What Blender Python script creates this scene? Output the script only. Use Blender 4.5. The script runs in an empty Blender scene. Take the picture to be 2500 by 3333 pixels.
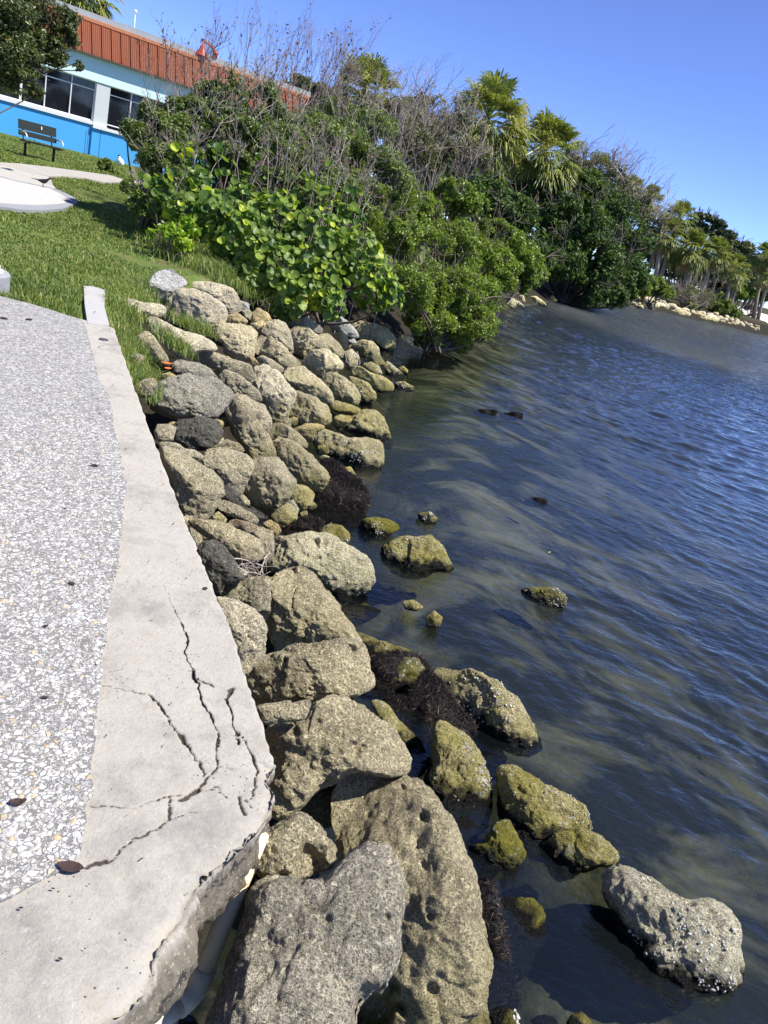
import bpy, bmesh, math, random
import numpy as np
from mathutils import Matrix, Vector
random.seed(7); RNG = np.random.default_rng(11)
S = bpy.context.scene
# ------------------------------------------------------------------ camera
FPX = 2450.; CX = 1250.; CY = 1666.5; CH = 2.6
PITCH = math.radians(21.8); ROLL = math.radians(15.6)
fw = np.array([0, math.cos(PITCH), -math.sin(PITCH)]); r0 = np.array([1., 0, 0]); u0 = np.cross(r0, fw)
ir = math.cos(ROLL)*r0+math.sin(ROLL)*u0; iu = -math.sin(ROLL)*r0+math.cos(ROLL)*u0
CAM = np.array([0, 0, CH])
cd = bpy.data.cameras.new('camera'); cam = bpy.data.objects.new('camera', cd); S.collection.objects.link(cam); S.camera = cam
M = Matrix.Identity(4)
for i in range(3):
    M[i][0] = ir[i]; M[i][1] = iu[i]; M[i][2] = -fw[i]; M[i][3] = CAM[i]
cam.matrix_world = M
cd.sensor_fit = 'VERTICAL'; cd.sensor_height = 36; cd.lens = FPX/3333*36; cd.clip_end = 3000; cd.clip_start = .05
# ------------------------------------------------------------------ light
SUN_AZ, SUN_EL = math.radians(96), math.radians(58)      # azimuth from +Y towards +X
sv = Vector((math.cos(SUN_EL)*math.sin(SUN_AZ), math.cos(SUN_EL)*math.cos(SUN_AZ), math.sin(SUN_EL)))
sl = bpy.data.lights.new('sun', 'SUN'); sl.energy = 4.6; sl.angle = math.radians(.55); sl.color = (1, .955, .88)
so = bpy.data.objects.new('sun', sl); S.collection.objects.link(so); so.rotation_euler = (-sv).to_track_quat('-Z', 'Y').to_euler(); so.location = (20, 10, 30)
w = bpy.data.worlds.new('World'); S.world = w; w.use_nodes = True
nt = w.node_tree; bg = nt.nodes['Background']; sky = nt.nodes.new('ShaderNodeTexSky'); sky.sky_type = 'NISHITA'; sky.sun_disc = False
sky.sun_elevation = SUN_EL; sky.sun_rotation = SUN_AZ; sky.air_density = 1.0; sky.dust_density = 0.; sky.ozone_density = 10.0; sky.altitude = 5000
hs = nt.nodes.new('ShaderNodeHueSaturation'); hs.inputs['Saturation'].default_value = .97; hs.inputs['Hue'].default_value = .512
nt.links.new(sky.outputs[0], hs.inputs['Color']); nt.links.new(hs.outputs[0], bg.inputs[0]); bg.inputs[1].default_value = .145
S.view_settings.view_transform = 'Standard'; S.view_settings.look = 'None'; S.view_settings.exposure = .70; S.view_settings.gamma = 1
S.cycles.max_bounces = 8; S.cycles.transparent_max_bounces = 12; S.cycles.transmission_bounces = 6
S.cycles.caustics_reflective = False; S.cycles.caustics_refractive = False

# ------------------------------------------------------------------ pixel helpers (photo pixels -> rays)
def ray(u, v): return fw+ir*(u-CX)/FPX-iu*(v-CY)/FPX
def at(u, v, z=0.):
    d = ray(u, v); return CAM+d*((z-CH)/d[2])
def atd(u, v, dist):
    d = ray(u, v); return CAM+d*dist/math.hypot(d[0], d[1])
FR = {'3': (300, 800, 1100/1659), '4': (500, 1300, 900/1659), '5': (600, 1900, 1300/1659), '6': (600, 2600, 1900/1659), 'F': (0, 0, 2500/1659), '0': (0, 0, 1.), '7': (0, 1800, 900/1299), '9': (0, 820, 500/1659), '2': (1250, 200, 1250/1659), 'R': (1600, 850, 500/1659)}
def px(fr, s):
    x0, y0, k = FR[fr]; a = [float(t) for t in s.replace(';', ' ').replace(',', ' ').split()]
    return [(x0+k*a[i], y0+k*a[i+1]) for i in range(0, len(a), 2)]
# ------------------------------------------------------------------ numpy noise
def _h(ix, iy, iz, s):
    h = (ix.astype(np.int64)*374761393+iy.astype(np.int64)*668265263+iz.astype(np.int64)*1442695041+s*974711) & 0xffffffff
    h = ((h ^ (h >> 13))*1274126177) & 0xffffffff; h = h ^ (h >> 16)
    h = (h*2246822519) & 0xffffffff; h = h ^ (h >> 15)
    return h/2147483648.-1
def vn(p, s=0):
    i = np.floor(p); f = p-i; u = f*f*f*(f*(f*6-15)+10); x, y, z = i[:, 0], i[:, 1], i[:, 2]; r = 0
    for a in (0, 1):
        for b in (0, 1):
            for c in (0, 1):
                r = r+_h(x+a, y+b, z+c, s)*(u[:, 0] if a else 1-u[:, 0])*(u[:, 1] if b else 1-u[:, 1])*(u[:, 2] if c else 1-u[:, 2])
    return r
def fbm(p, o=4, s=0, g=.5):
    r = 0; a = 1.; q = p.copy()
    for k in range(o):
        r = r+a*vn(q, s+k*17); q = q*2.03+3.7; a *= g
    return r
def nrm(a): return a/np.maximum(np.linalg.norm(a, axis=-1, keepdims=True), 1e-9)
def sstep(a, b, x): t = np.clip((x-a)/(b-a), 0, 1); return t*t*(3-2*t)
# ------------------------------------------------------------------ objects
def mk(name, V, F, mat=None, smooth=False):
    V = np.asarray(V, dtype=np.float32); me = bpy.data.meshes.new(name)
    if isinstance(F, np.ndarray):
        n, k = F.shape
        me.vertices.add(len(V)); me.vertices.foreach_set('co', V.ravel()); me.loops.add(n*k); me.polygons.add(n)
        me.loops.foreach_set('vertex_index', F.astype(np.int32).ravel()); me.polygons.foreach_set('loop_start', np.arange(0, n*k, k, dtype=np.int32))
        me.update(calc_edges=True)
    else:
        me.from_pydata([tuple(map(float, v)) for v in V], [], [tuple(map(int, f)) for f in F]); me.update()
    if smooth: me.polygons.foreach_set('use_smooth', np.ones(len(me.polygons), dtype=bool))
    if mat: me.materials.append(mat)
    o = bpy.data.objects.new(name, me); S.collection.objects.link(o); return o
def tag(o, label=None, cat=None, group=None, kind=None):
    if label: o['label'] = label
    if cat: o['category'] = cat
    if group: o['group'] = group
    if kind: o['kind'] = kind
    return o
def thing(name, label, cat, loc, group=None):
    o = bpy.data.objects.new(name, None); S.collection.objects.link(o); o.location = tuple(map(float, loc)); o.empty_display_size = .1
    return tag(o, label, cat, group)
def org(o):
    l = np.zeros(3)
    while o is not None: l += np.array(o.location); o = o.parent
    return l
def part(root, name, V, F, mat, smooth=False, label=None, kind=None):
    o = mk(name, np.asarray(V, float)-org(root), F, mat, smooth); o.parent = root
    return tag(o, label, None, None, kind)
def solo(name, label, cat, V, F, mat, smooth=False, group=None, kind=None):
    V = np.asarray(V, float); b = np.array([V[:, 0].mean(), V[:, 1].mean(), V[:, 2].min()])
    o = mk(name, V-b, F, mat, smooth); o.location = tuple(b); return tag(o, label, cat, group, kind)
def struct(name, V, F, mat, smooth=False): return tag(mk(name, V, F, mat, smooth), kind='structure')
class MB:
    def __init__(s): s.V = []; s.F = []
    def add(s, V, F): n = len(s.V); s.V += [tuple(v) for v in V]; s.F += [tuple(i+n for i in f) for f in F]; return s
    def box(s, c, ax, ay, az, bev=0):   # centre, half-axis vectors
        c, ax, ay, az = map(np.array, (c, ax, ay, az)); V = [c+i*ax+j*ay+k*az for k in (-1, 1) for j in (-1, 1) for i in (-1, 1)]
        return s.add(V, [(0, 2, 3, 1), (4, 5, 7, 6), (0, 1, 5, 4), (2, 6, 7, 3), (0, 4, 6, 2), (1, 3, 7, 5)])
    def tube(s, P, R, n=10, cap=True):
        P = [np.array(p, float) for p in P]; R = R if hasattr(R, '__len__') else [R]*len(P); V = []; F = []
        ref = np.array([0, 0, 1.])
        for i, p in enumerate(P):
            t = P[min(i+1, len(P)-1)]-P[max(i-1, 0)]; t = t/np.linalg.norm(t)
            a = np.cross(t, ref if abs(t[2]) < .95 else np.array([0, 1., 0])); a /= np.linalg.norm(a); b = np.cross(t, a)
            for k in range(n): V.append(p+R[i]*(math.cos(2*math.pi*k/n)*a+math.sin(2*math.pi*k/n)*b))
        for i in range(len(P)-1):
            for k in range(n): F.append((i*n+k, i*n+(k+1) % n, (i+1)*n+(k+1) % n, (i+1)*n+k))
        if cap: F += [tuple(range(n))[::-1], tuple(range((len(P)-1)*n, len(P)*n))]
        return s.add(V, F)
    def lathe(s, c, prof, n=24):
        V = []; F = []
        for r, z in prof:
            for k in range(n): V.append((c[0]+r*math.cos(2*math.pi*k/n), c[1]+r*math.sin(2*math.pi*k/n), c[2]+z))
        for i in range(len(prof)-1):
            for k in range(n): F.append((i*n+k, i*n+(k+1) % n, (i+1)*n+(k+1) % n, (i+1)*n+k))
        F += [tuple(range(n))[::-1], tuple(range((len(prof)-1)*n, len(prof)*n))]; return s.add(V, F)
# ------------------------------------------------------------------ material helper
class NT:
    def __init__(s, name):
        s.m = bpy.data.materials.new(name); s.m.use_nodes = True; s.t = s.m.node_tree; s.t.nodes.clear(); s.out = s.t.nodes.new('ShaderNodeOutputMaterial')
    def n(s, ty, ins=None, **at):
        x = s.t.nodes.new('ShaderNode'+ty)
        for k, v in at.items(): setattr(x, k, v)
        for k, v in (ins or {}).items():
            sk = x.inputs[k]
            if hasattr(v, 'outputs'): v = v.outputs[0]
            if isinstance(v, bpy.types.NodeSocket): s.t.links.new(v, sk)
            elif isinstance(v, tuple) and len(v) == 3 and sk.type == 'RGBA': sk.default_value = (*v, 1)
            else: sk.default_value = v
        return x
    def noise(s, vec, sc, det=4, rough=.55, dist=0): return s.n('TexNoise', {'Vector': vec, 'Scale': sc, 'Detail': det, 'Roughness': rough, 'Distortion': dist}).outputs[0]
    def ramp(s, f, *st, mode='LINEAR'):
        r = s.n('ValToRGB', {'Fac': f}); r.color_ramp.interpolation = mode; e = r.color_ramp.elements
        while len(e) < len(st): e.new(.5)
        for i, (p, c) in enumerate(st): e[i].position = p; e[i].color = (*(c if isinstance(c, tuple) else (c, c, c)), 1)
        return r.outputs[0]
    def mix(s, f, a, b, mode='MIX'):
        x = s.n('Mix', data_type='RGBA', blend_type=mode)
        for sk, v in ((x.inputs[0], f), (x.inputs[6], a), (x.inputs[7], b)):
            if hasattr(v, 'outputs'): v = v.outputs[0]
            if isinstance(v, bpy.types.NodeSocket): s.t.links.new(v, sk)
            elif isinstance(v, tuple): sk.default_value = (*v, 1)
            elif sk.type == 'RGBA': sk.default_value = (v, v, v, 1)
            else: sk.default_value = v
        return x.outputs[2]
    def math(s, op, a, b=0., c=None, clamp=False):
        d = {0: a, 1: b}
        if c is not None: d[2] = c
        x = s.n('Math', d, operation=op); x.use_clamp = clamp; return x.outputs[0]
    def mr(s, v, a, b, c=0., d=1.): return s.n('MapRange', {'Value': v, 'From Min': a, 'From Max': b, 'To Min': c, 'To Max': d}).outputs[0]
    def bump(s, h, st, dist=.01, nin=None):
        d = {'Height': h, 'Strength': st, 'Distance': dist}
        if nin is not None: d['Normal'] = nin
        return s.n('Bump', d).outputs[0]
    def pbsdf(s, col, rough=.7, nor=None, spec=.4, metal=0.):
        d = {'Base Color': col, 'Roughness': rough, 'Specular IOR Level': spec, 'Metallic': metal}
        if nor is not None: d['Normal'] = nor
        return s.n('BsdfPrincipled', d).outputs[0]
    def done(s, sh): s.t.links.new(sh, s.out.inputs[0]); return s.m
    def pos(s): return s.n('NewGeometry').outputs['Position']
def vec_scale(t, v, sx, sy, sz, rot=0.):
    return t.n('Mapping', {'Vector': v, 'Scale': (sx, sy, sz), 'Rotation': (0, 0, rot)}).outputs[0]

def mat_plain(name, col, rough=.6, var=.12, sc=6., metal=0., bump=.1):
    t = NT(name); p = t.n('TexCoord').outputs['Object']; n = t.noise(p, sc, 5)
    c = t.mix(n, tuple(x*(1-var) for x in col), tuple(min(1, x*(1+var)) for x in col)); n2 = t.noise(p, sc*12, 3)
    return t.done(t.pbsdf(c, rough, t.bump(n2, bump, .005), metal=metal))
def mat_rock():
    t = NT('weathered_limestone'); g = t.pos(); oi = t.n('ObjectInfo'); oc = oi.outputs['Color']
    off = t.n('VectorMath', {0: (7., 13., 5.), 'Scale': oi.outputs['Random']}, operation='SCALE').outputs[0]
    p = t.n('VectorMath', {0: g, 1: off}, operation='ADD').outputs[0]
    big = t.noise(p, 3.2, 6, .65); mid = t.noise(p, 17, 6, .7, .4); gr = t.noise(p, 120, 3, .75); gr2 = t.noise(p, 60, 4, .7)
    c = t.mix(t.ramp(big, (.36, 0.), (.64, 1.)), t.mix(1., oc, (.62, .62, .60), 'MULTIPLY'), t.mix(1., oc, (1.22, 1.2, 1.14), 'MULTIPLY'))
    c = t.mix(t.ramp(mid, (.36, .45), (.52, 0.)), c, t.mix(1., oc, (.50, .50, .47), 'MULTIPLY'))
    c = t.mix(t.ramp(gr2, (.52, 0.), (.66, .75)), c, t.mix(1., oc, (1.75, 1.72, 1.6), 'MULTIPLY'))
    c = t.mix(t.ramp(gr, (.38, .9), (.48, 0.)), c, t.mix(1., oc, (.30, .29, .26), 'MULTIPLY'))
    z = t.n('SeparateXYZ', {0: g}).outputs[2]
    zn = t.math('ADD', z, t.math('MULTIPLY', t.math('SUBTRACT', t.noise(p, 6, 5), .5), .5))
    alg = t.math('MULTIPLY', t.mr(zn, .55, .08), oi.outputs['Alpha']); alg = t.math('MULTIPLY', alg, t.ramp(t.noise(p, 9, 5, .7), (.30, .25), (.62, 1.)))
    algc = t.mix(gr2, (.16, .145, .016), (.56, .50, .08)); c = t.mix(t.math('MULTIPLY', alg, .9), c, algc)
    v = t.n('TexVoronoi', {'Vector': p, 'Scale': 42.}); vb = t.ramp(v.outputs['Distance'], (.28, 1.), (.40, 0.))
    cl = t.ramp(t.noise(p, 5.5, 3), (.54, 0.), (.62, 1.)); zb = t.math('MULTIPLY', t.mr(z, .36, .22), t.mr(z, .0, .05))
    c = t.mix(t.math('MULTIPLY', t.math('MULTIPLY', vb, cl), zb), c, (.72, .70, .62))
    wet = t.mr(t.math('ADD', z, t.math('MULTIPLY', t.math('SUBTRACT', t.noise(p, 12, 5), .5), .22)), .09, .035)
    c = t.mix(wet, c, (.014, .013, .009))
    vp = t.n('TexVoronoi', {'Vector': p, 'Scale': 20.}, feature='SMOOTH_F1'); pit = t.ramp(vp.outputs['Distance'], (.10, 0.), (.35, 1.))
    b = t.bump(t.noise(p, 9, 8, .7), .7, .025); b = t.bump(pit, .35, .012, b); b = t.bump(gr2, 1., .018, b); b = t.bump(gr, 1., .008, b)
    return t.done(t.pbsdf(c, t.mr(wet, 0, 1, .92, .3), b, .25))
def leafmat(name, dark, lite, trans=.3, rough=.45, accent=None, af=.93, spec=.4):
    t = NT(name); g = t.n('NewGeometry'); r = g.outputs['Random Per Island']
    c = t.mix(r, dark, lite)
    if accent: c = t.mix(t.ramp(r, (af, 0.), (af+.01, 1.)), c, accent)
    n = t.noise(g.outputs['Position'], 1.3, 4); c = t.mix(t.ramp(n, (.35, .0), (.7, .7)), c, t.mix(1., c, (1.35, 1.25, .9), 'MULTIPLY'))
    tr = t.n('BsdfTranslucent', {'Color': t.mix(1., c, (1.5, 1.6, .7), 'MULTIPLY')}).outputs[0]
    return t.done(t.n('MixShader', {0: trans, 1: t.pbsdf(c, rough, spec=spec), 2: tr}).outputs[0])
ROCK = mat_rock()
BARK = mat_plain('grey_bark', (.13, .105, .08), .9, .35, 9, bump=.6); TWIG = mat_plain('pale_dry_twig', (.42, .36, .30), .9, .3, 4)
TWIG2 = mat_plain('reddish_twig', (.30, .22, .19), .9, .3, 4)

# ------------------------------------------------------------------ shoreline + terrain height
shore_px = [(1500, 3300), (1460, 2900), (1380, 2500), (1180, 2250), (1130, 2050), (1130, 1800), (1160, 1600), (1190, 1430), (1290, 1280), (1270, 1120), (1400, 1050), (1600, 1005), (1750, 990), (1840, 972), (1990, 985), (2100, 1002), (2250, 1037), (2380, 1066), (2500, 1095)]
shore = np.array([at(u, v, 0)[:2] for u, v in shore_px]); shore = np.vstack([[1.1, -300], [1.1, .5], shore, [160, 170], [900, 260]])
def sdist(p):
    best = np.full(len(p), 1e9); sg = np.ones(len(p))
    for a, b in zip(shore[:-1], shore[1:]):
        d = b-a; L = d@d; t = np.clip(((p-a)@d)/L, 0, 1); q = a+t[:, None]*d; e = p-q; dd = np.hypot(e[:, 0], e[:, 1])
        cr = d[0]*e[:, 1]-d[1]*e[:, 0]; m = dd < best-1e-7; best = np.where(m, dd, best); sg = np.where(m, np.where(cr >= 0, 1., -1.), sg)
    return best*sg
capR_px = [(352, 1010), (430, 1240), (520, 1480), (600, 1690), (690, 1900), (770, 2100), (830, 2290), (880, 2430)]
capR = np.array([at(u, v, 1.1)[:2] for u, v in capR_px])
Wn_y = np.concatenate([[-50, 1.0], capR[::-1, 1], [8.5, 12, 62, 76, 200]]); Wn = np.concatenate([[1.1, 1.1], np.abs(sdist(capR))[::-1], [2.9, 2.6, 2.6, 6, 6]])
o_ = np.argsort(Wn_y); Wn_y = Wn_y[o_]; Wn = Wn[o_]
def lawn(p):
    d = np.hypot(p[:, 0], p[:, 1]); return 1.06+.36*sstep(13, 22, d)*sstep(2, -6, p[:, 0])
def surf(p):
    sd = sdist(p); W = np.interp(p[:, 1], Wn_y, Wn); L = lawn(p); k = np.clip(sd/W, 0, 1)
    return np.where(sd > 0, L*k**.9, np.maximum(-1.4, sd*.16-.02))
def ground(p):
    s = surf(p); sd = sdist(p); W = np.interp(p[:, 1], Wn_y, Wn)
    zone = (1-sstep(.92, 1.02, sd/W))*sstep(-1.5, 0, sd)*(1-sstep(15, 17, p[:, 1])); z2 = (sd < W+.8)*(sd > -.3)*(p[:, 1] < 5.9); return np.where(z2 > 0, s-.45-.55*(1-sstep(2.1, 2.9, p[:, 1])), s-.42*zone)
def T1(x, y): return float(ground(np.array([[x, y]]))[0])
def hit(u, v, f=None, lo=1.2, hi=160):
    d = ray(u, v); h = math.hypot(d[0], d[1]); t = np.geomspace(lo, hi, 1400)/h; P = CAM+d*t[:, None]
    g = np.maximum(surf(P[:, :2]), .03) if f is None else f(P[:, :2]); k = np.argmax(P[:, 2] < g)
    return P[k] if P[k, 2] < g[k] else P[-1]
rr = np.concatenate([[0.], np.geomspace(.5, 700, 300)]); th = np.concatenate([np.radians(np.arange(-80, 80, .55)), np.radians(np.arange(80, 280, 4))])
Rg, Tg = np.meshgrid(rr, th, indexing='ij'); XY = np.stack([(Rg*np.sin(Tg)).ravel(), (Rg*np.cos(Tg)).ravel()], 1)
Z = ground(XY)+.02*fbm(np.c_[XY*.7, XY[:, :1]*0], 3)*np.clip(Rg.ravel()/12-.5, 0, 1)*(sdist(XY) > 1)
sdg = sdist(XY); rub_ = .10*fbm(np.c_[XY*4.5, XY[:, :1]*0], 4, 90)*(sdg > -.6)*(sdg < 2.2)*(XY[:, 1] < 9)*(Z < .9); nR, nT = Rg.shape; i, j = np.meshgrid(np.arange(nR-1), np.arange(nT), indexing='ij'); a = i*nT+j; b = i*nT+(j+1) % nT
Fg = np.stack([a.ravel(), b.ravel(), (b+nT).ravel(), (a+nT).ravel()], 1)
t = NT('lawn_and_bank'); g = t.pos(); z = t.n('SeparateXYZ', {0: g}).outputs[2]
gc = t.mix(t.noise(g, 2.2, 6, .7), (.07, .11, .025), (.15, .19, .05)); gc = t.mix(t.ramp(t.noise(g, .9, 5, .7), (.55, 0.), (.68, .8)), gc, (.20, .16, .09))
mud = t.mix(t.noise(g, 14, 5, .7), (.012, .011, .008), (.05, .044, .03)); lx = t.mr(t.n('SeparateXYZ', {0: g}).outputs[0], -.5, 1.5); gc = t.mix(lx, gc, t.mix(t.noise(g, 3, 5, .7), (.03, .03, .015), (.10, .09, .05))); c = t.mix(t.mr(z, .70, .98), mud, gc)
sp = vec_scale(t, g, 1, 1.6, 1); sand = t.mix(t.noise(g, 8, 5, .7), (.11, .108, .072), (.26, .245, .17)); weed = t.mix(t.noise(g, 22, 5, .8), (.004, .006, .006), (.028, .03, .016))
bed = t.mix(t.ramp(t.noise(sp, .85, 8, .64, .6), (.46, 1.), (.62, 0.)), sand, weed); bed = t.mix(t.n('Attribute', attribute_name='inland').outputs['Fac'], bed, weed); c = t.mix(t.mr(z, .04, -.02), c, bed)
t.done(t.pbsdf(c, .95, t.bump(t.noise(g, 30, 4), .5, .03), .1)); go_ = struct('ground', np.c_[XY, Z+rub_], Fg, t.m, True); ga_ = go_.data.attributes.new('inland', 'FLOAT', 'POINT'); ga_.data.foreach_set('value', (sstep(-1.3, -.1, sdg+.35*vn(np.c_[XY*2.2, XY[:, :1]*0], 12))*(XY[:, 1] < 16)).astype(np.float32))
# ------------------------------------------------------------------ water
t = NT('bay_water'); g = t.pos(); xyz = t.n('SeparateXYZ', {0: g}); y = xyz.outputs[1]
dist_ = t.n('VectorMath', {0: g}, operation='LENGTH').outputs['Value']
chop = t.noise(vec_scale(t, g, .6, 1.25, 1, math.radians(12)), 13, 3, .55, .4); bmp = t.n('Bump', {'Height': chop, 'Strength': .5, 'Distance': .02}).outputs[0]
chop2 = t.noise(vec_scale(t, g, .4, 1.2, 1, math.radians(-5)), 2.4, 5, .65, .5); bmp = t.n('Bump', {'Height': chop2, 'Strength': t.mr(dist_, 14, 45), 'Distance': .6, 'Normal': bmp}).outputs[0]
fr = t.n('Fresnel', {'IOR': 1.46, 'Normal': bmp}).outputs[0]
deep = t.mr(t.math('SUBTRACT', xyz.outputs[0], t.math('MULTIPLY', y, .02)), .2, 7, .06, .72)
body = t.n('MixShader', {0: deep, 1: t.n('BsdfTransparent', {'Color': (.78, .82, .76)}), 2: t.n('BsdfDiffuse', {'Color': t.mix(t.noise(g, .5, 4), (.014, .024, .036), (.034, .042, .038))})}).outputs[0]
t.done(t.n('MixShader', {0: fr, 1: body, 2: t.n('BsdfGlossy', {'Color': (1, 1, 1), 'Roughness': t.mr(dist_, 10, 70, .02, .16), 'Normal': bmp})}).outputs[0])
rr = np.concatenate([[0.], np.geomspace(1.3, 70, 950), [80, 95, 120, 170, 250, 400, 900]]); th = np.concatenate([np.radians(np.arange(-32, 50, .17)), np.radians(np.arange(50, 328, 4))])
Rg, Tg = np.meshgrid(rr, th, indexing='ij'); XY = np.stack([(Rg*np.sin(Tg)).ravel(), (Rg*np.cos(Tg)).ravel()], 1); nR, nT = Rg.shape
def aniso(XY, rot, lx, ly, sd_, o=2):
    a = math.radians(rot); u = XY[:, 0]*math.cos(a)+XY[:, 1]*math.sin(a); v = -XY[:, 0]*math.sin(a)+XY[:, 1]*math.cos(a); wv_ = vn(np.c_[XY*.35, XY[:, :1]*0], sd_+50)*.12
    return fbm(np.c_[u/lx, (v+wv_)/ly, u*0], o, sd_)
rg_ = Rg.ravel(); vis = (rg_ > 1) & (rg_ < 75); hh = np.zeros(len(XY)); X_ = XY[vis]; sdv_ = -sdist(X_)
nearw = aniso(X_, -33, .34, .15, 1)*.0070+aniso(X_, -58, .17, .09, 2)*.0048+aniso(X_, -14, .20, .10, 7)*.0048+aniso(X_, -22, .7, .36, 3, 1)*.008
farw = aniso(X_, -3, .42, .19, 4)*.010+aniso(X_, 14, .26, .13, 5)*.007+aniso(X_, -20, .26, .14, 9)*.007+aniso(X_, -12, .9, .4, 6, 1)*.007
mm = sstep(6.5, 13, X_[:, 1]-X_[:, 0]*.4); amp = (.22+.78*sstep(.0, 2.6, sdv_))*(.75+.35*vn(np.c_[X_*.25, X_[:, :1]*0], 8))*(1-sstep(45, 75, rg_[vis])*.6)*(.75+.5*sstep(5, 14, X_[:, 1]))
hh[vis] = (nearw*(1-mm)+farw*mm)*amp*1.7
i, j = np.meshgrid(np.arange(nR-1), np.arange(nT), indexing='ij'); a = i*nT+j; b = i*nT+(j+1) % nT
Fw = np.stack([a.ravel(), b.ravel(), (b+nT).ravel(), (a+nT).ravel()], 1); struct('water', np.c_[XY, hh], Fw, t.m, True)
# ------------------------------------------------------------------ walkway, wall cap, slab
def dens(P, step, jit=0., seed=0):
    P = np.array(P, float); out = []
    for a, b in zip(P[:-1], P[1:]):
        n = max(1, int(np.linalg.norm(b-a)/step)); out += [a+(b-a)*k/n for k in range(n)]
    out.append(P[-1]); out = np.array(out)
    if jit:
        q = np.c_[out[:, :2], np.zeros(len(out))]; out[:, 0] += jit*(fbm(q*25, 3, seed)+.8*fbm(q*7, 2, seed+9)); out[:, 1] += jit*fbm(q*25+9, 3, seed+5)
    return out
def edge(pp, z): return np.array([at(u, v, z) for u, v in pp])
t = NT('exposed_shell_aggregate'); g = t.pos(); warp = t.n('TexNoise', {'Vector': g, 'Scale': 30.}).outputs[1]
p = t.n('VectorMath', {0: g, 1: t.n('VectorMath', {0: warp, 'Scale': .035}, operation='SCALE').outputs[0]}, operation='ADD').outputs[0]
def shells(sc):
    v = t.n('TexVoronoi', {'Vector': p, 'Scale': sc, 'Randomness': 1.}); d = v.outputs['Distance']; e = t.n('TexVoronoi', {'Vector': p, 'Scale': sc}, feature='DISTANCE_TO_EDGE').outputs['Distance']
    cr = t.n('SeparateColor', {0: v.outputs['Color']}); return e, cr.outputs[0], cr.outputs[1]
e1, c1, k1 = shells(66.); e2, c2, k2 = shells(140.)
m1 = t.math('MULTIPLY', t.ramp(e1, (.035, 0.), (.13, 1.)), t.ramp(k1, (.42, 0.), (.47, 1.))); m2 = t.math('MULTIPLY', t.ramp(e2, (.05, 0.), (.18, 1.)), t.ramp(k2, (.25, 0.), (.3, 1.)))
mort = t.mix(t.noise(g, 90, 4), (.125, .12, .11), (.25, .24, .22))
sc1 = t.ramp(c1, (0., (.35, .34, .315)), (.5, (.57, .555, .52)), (.93, (.60, .59, .55)), (.99, (.50, .40, .25)))
sc2 = t.ramp(c2, (0., (.27, .26, .24)), (.6, (.47, .455, .42)), (1., (.54, .53, .50)))
c = t.mix(m2, mort, sc2); c = t.mix(m1, c, sc1); c = t.mix(t.ramp(t.noise(g, 1.4, 5, .6), (.42, 0.), (.7, .28)), c, (.30, .31, .32))
b = t.bump(t.math('ADD', t.math('MULTIPLY', m1, .6), t.math('MULTIPLY', m2, .3)), .7, .006)
AGG = t.done(t.pbsdf(c, .8, b, .3))
wk_in = px('9', '0 475 300 550 600 640 850 720 920 770 1000 1080 1080 1394')+[(354, 1281), (395, 1492), (414, 1582), (405, 1640), (388, 1800)]+px('7', '550 100 520 200 500 400 475 590 460 700 455 850 435 950 440 1100 400 1200 405 1300 385 1400 350 1455 280 1500 200 1530 100 1590 0 1640')
E1 = dens(edge(wk_in, 1.106), .02, .006, 3)
outer = np.array([[-1.6, .55, 1.106], [-2.5, .2, 1.106], [-7, -1, 1.106], [-9, 7.2, 1.106]])
loop = np.vstack([E1, outer])
from mathutils.geometry import tessellate_polygon
def sheet(P, thick):
    P = np.array(P); tr = tessellate_polygon([[Vector(p) for p in P]]); n = len(P); V = np.vstack([P, P-[0, 0, thick]])
    F = []
    for a, b, c in tr:
        nz = np.cross(P[b]-P[a], P[c]-P[a])[2]; F.append((a, b, c) if nz > 0 else (a, c, b))
    F += [(i, (i+1) % n, n+(i+1) % n, n+i) for i in range(n)]; return V, F
V, F = sheet(loop, .05); struct('walkway', V, F, AGG)
# loose relief: real shells proud of the mortar close to the camera
def tri_in(poly, P):
    x, y = P[:, 0], P[:, 1]; ins = np.zeros(len(P), bool); n = len(poly); j = n-1
    for i in range(n):
        xi, yi, xj, yj = poly[i][0], poly[i][1], poly[j][0], poly[j][1]
        if yi != yj: ins ^= ((yi > y) != (yj > y)) & (x < (xj-xi)*(y-yi)/(yj-yi)+xi)
        j = i
    return ins
n = 15000; P = np.c_[RNG.uniform(-2.3, -.4, n), .8+3.4*RNG.random(n)**1.5]; P = P[tri_in(loop, P) & (np.hypot(P[:, 0], P[:, 1]) < 4.2)]
n = len(P); k = 9; an = np.linspace(0, 2*math.pi, k, endpoint=False); R = .003+.0068*RNG.random(n)**1.6; asp = RNG.uniform(.55, 1., n); ro = RNG.uniform(0, 6.28, n); tl = RNG.normal(0, .12, (n, 2))
ring = np.stack([np.cos(an)[None]*R[:, None], np.sin(an)[None]*(R*asp)[:, None]], -1)*(1+.12*RNG.standard_normal((n, k, 1)))
def rot2(q): return np.stack([q[..., 0]*np.cos(ro)[:, None]-q[..., 1]*np.sin(ro)[:, None], q[..., 0]*np.sin(ro)[:, None]+q[..., 1]*np.cos(ro)[:, None]], -1)
o1 = rot2(ring); o2 = o1*.6; Vs = np.zeros((n, 2*k+1, 3)); Vs[:, :k, :2] = o1; Vs[:, k:2*k, :2] = o2; Vs[:, k:2*k, 2] = (R*.26)[:, None]; Vs[:, 2*k, 2] = R*.34
Vs[:, :, 2] += (Vs[:, :, :2]*tl[:, None]).sum(-1); Vs[:, :, :2] += P[:, None]; Vs[:, :, 2] += 1.1062
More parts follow.
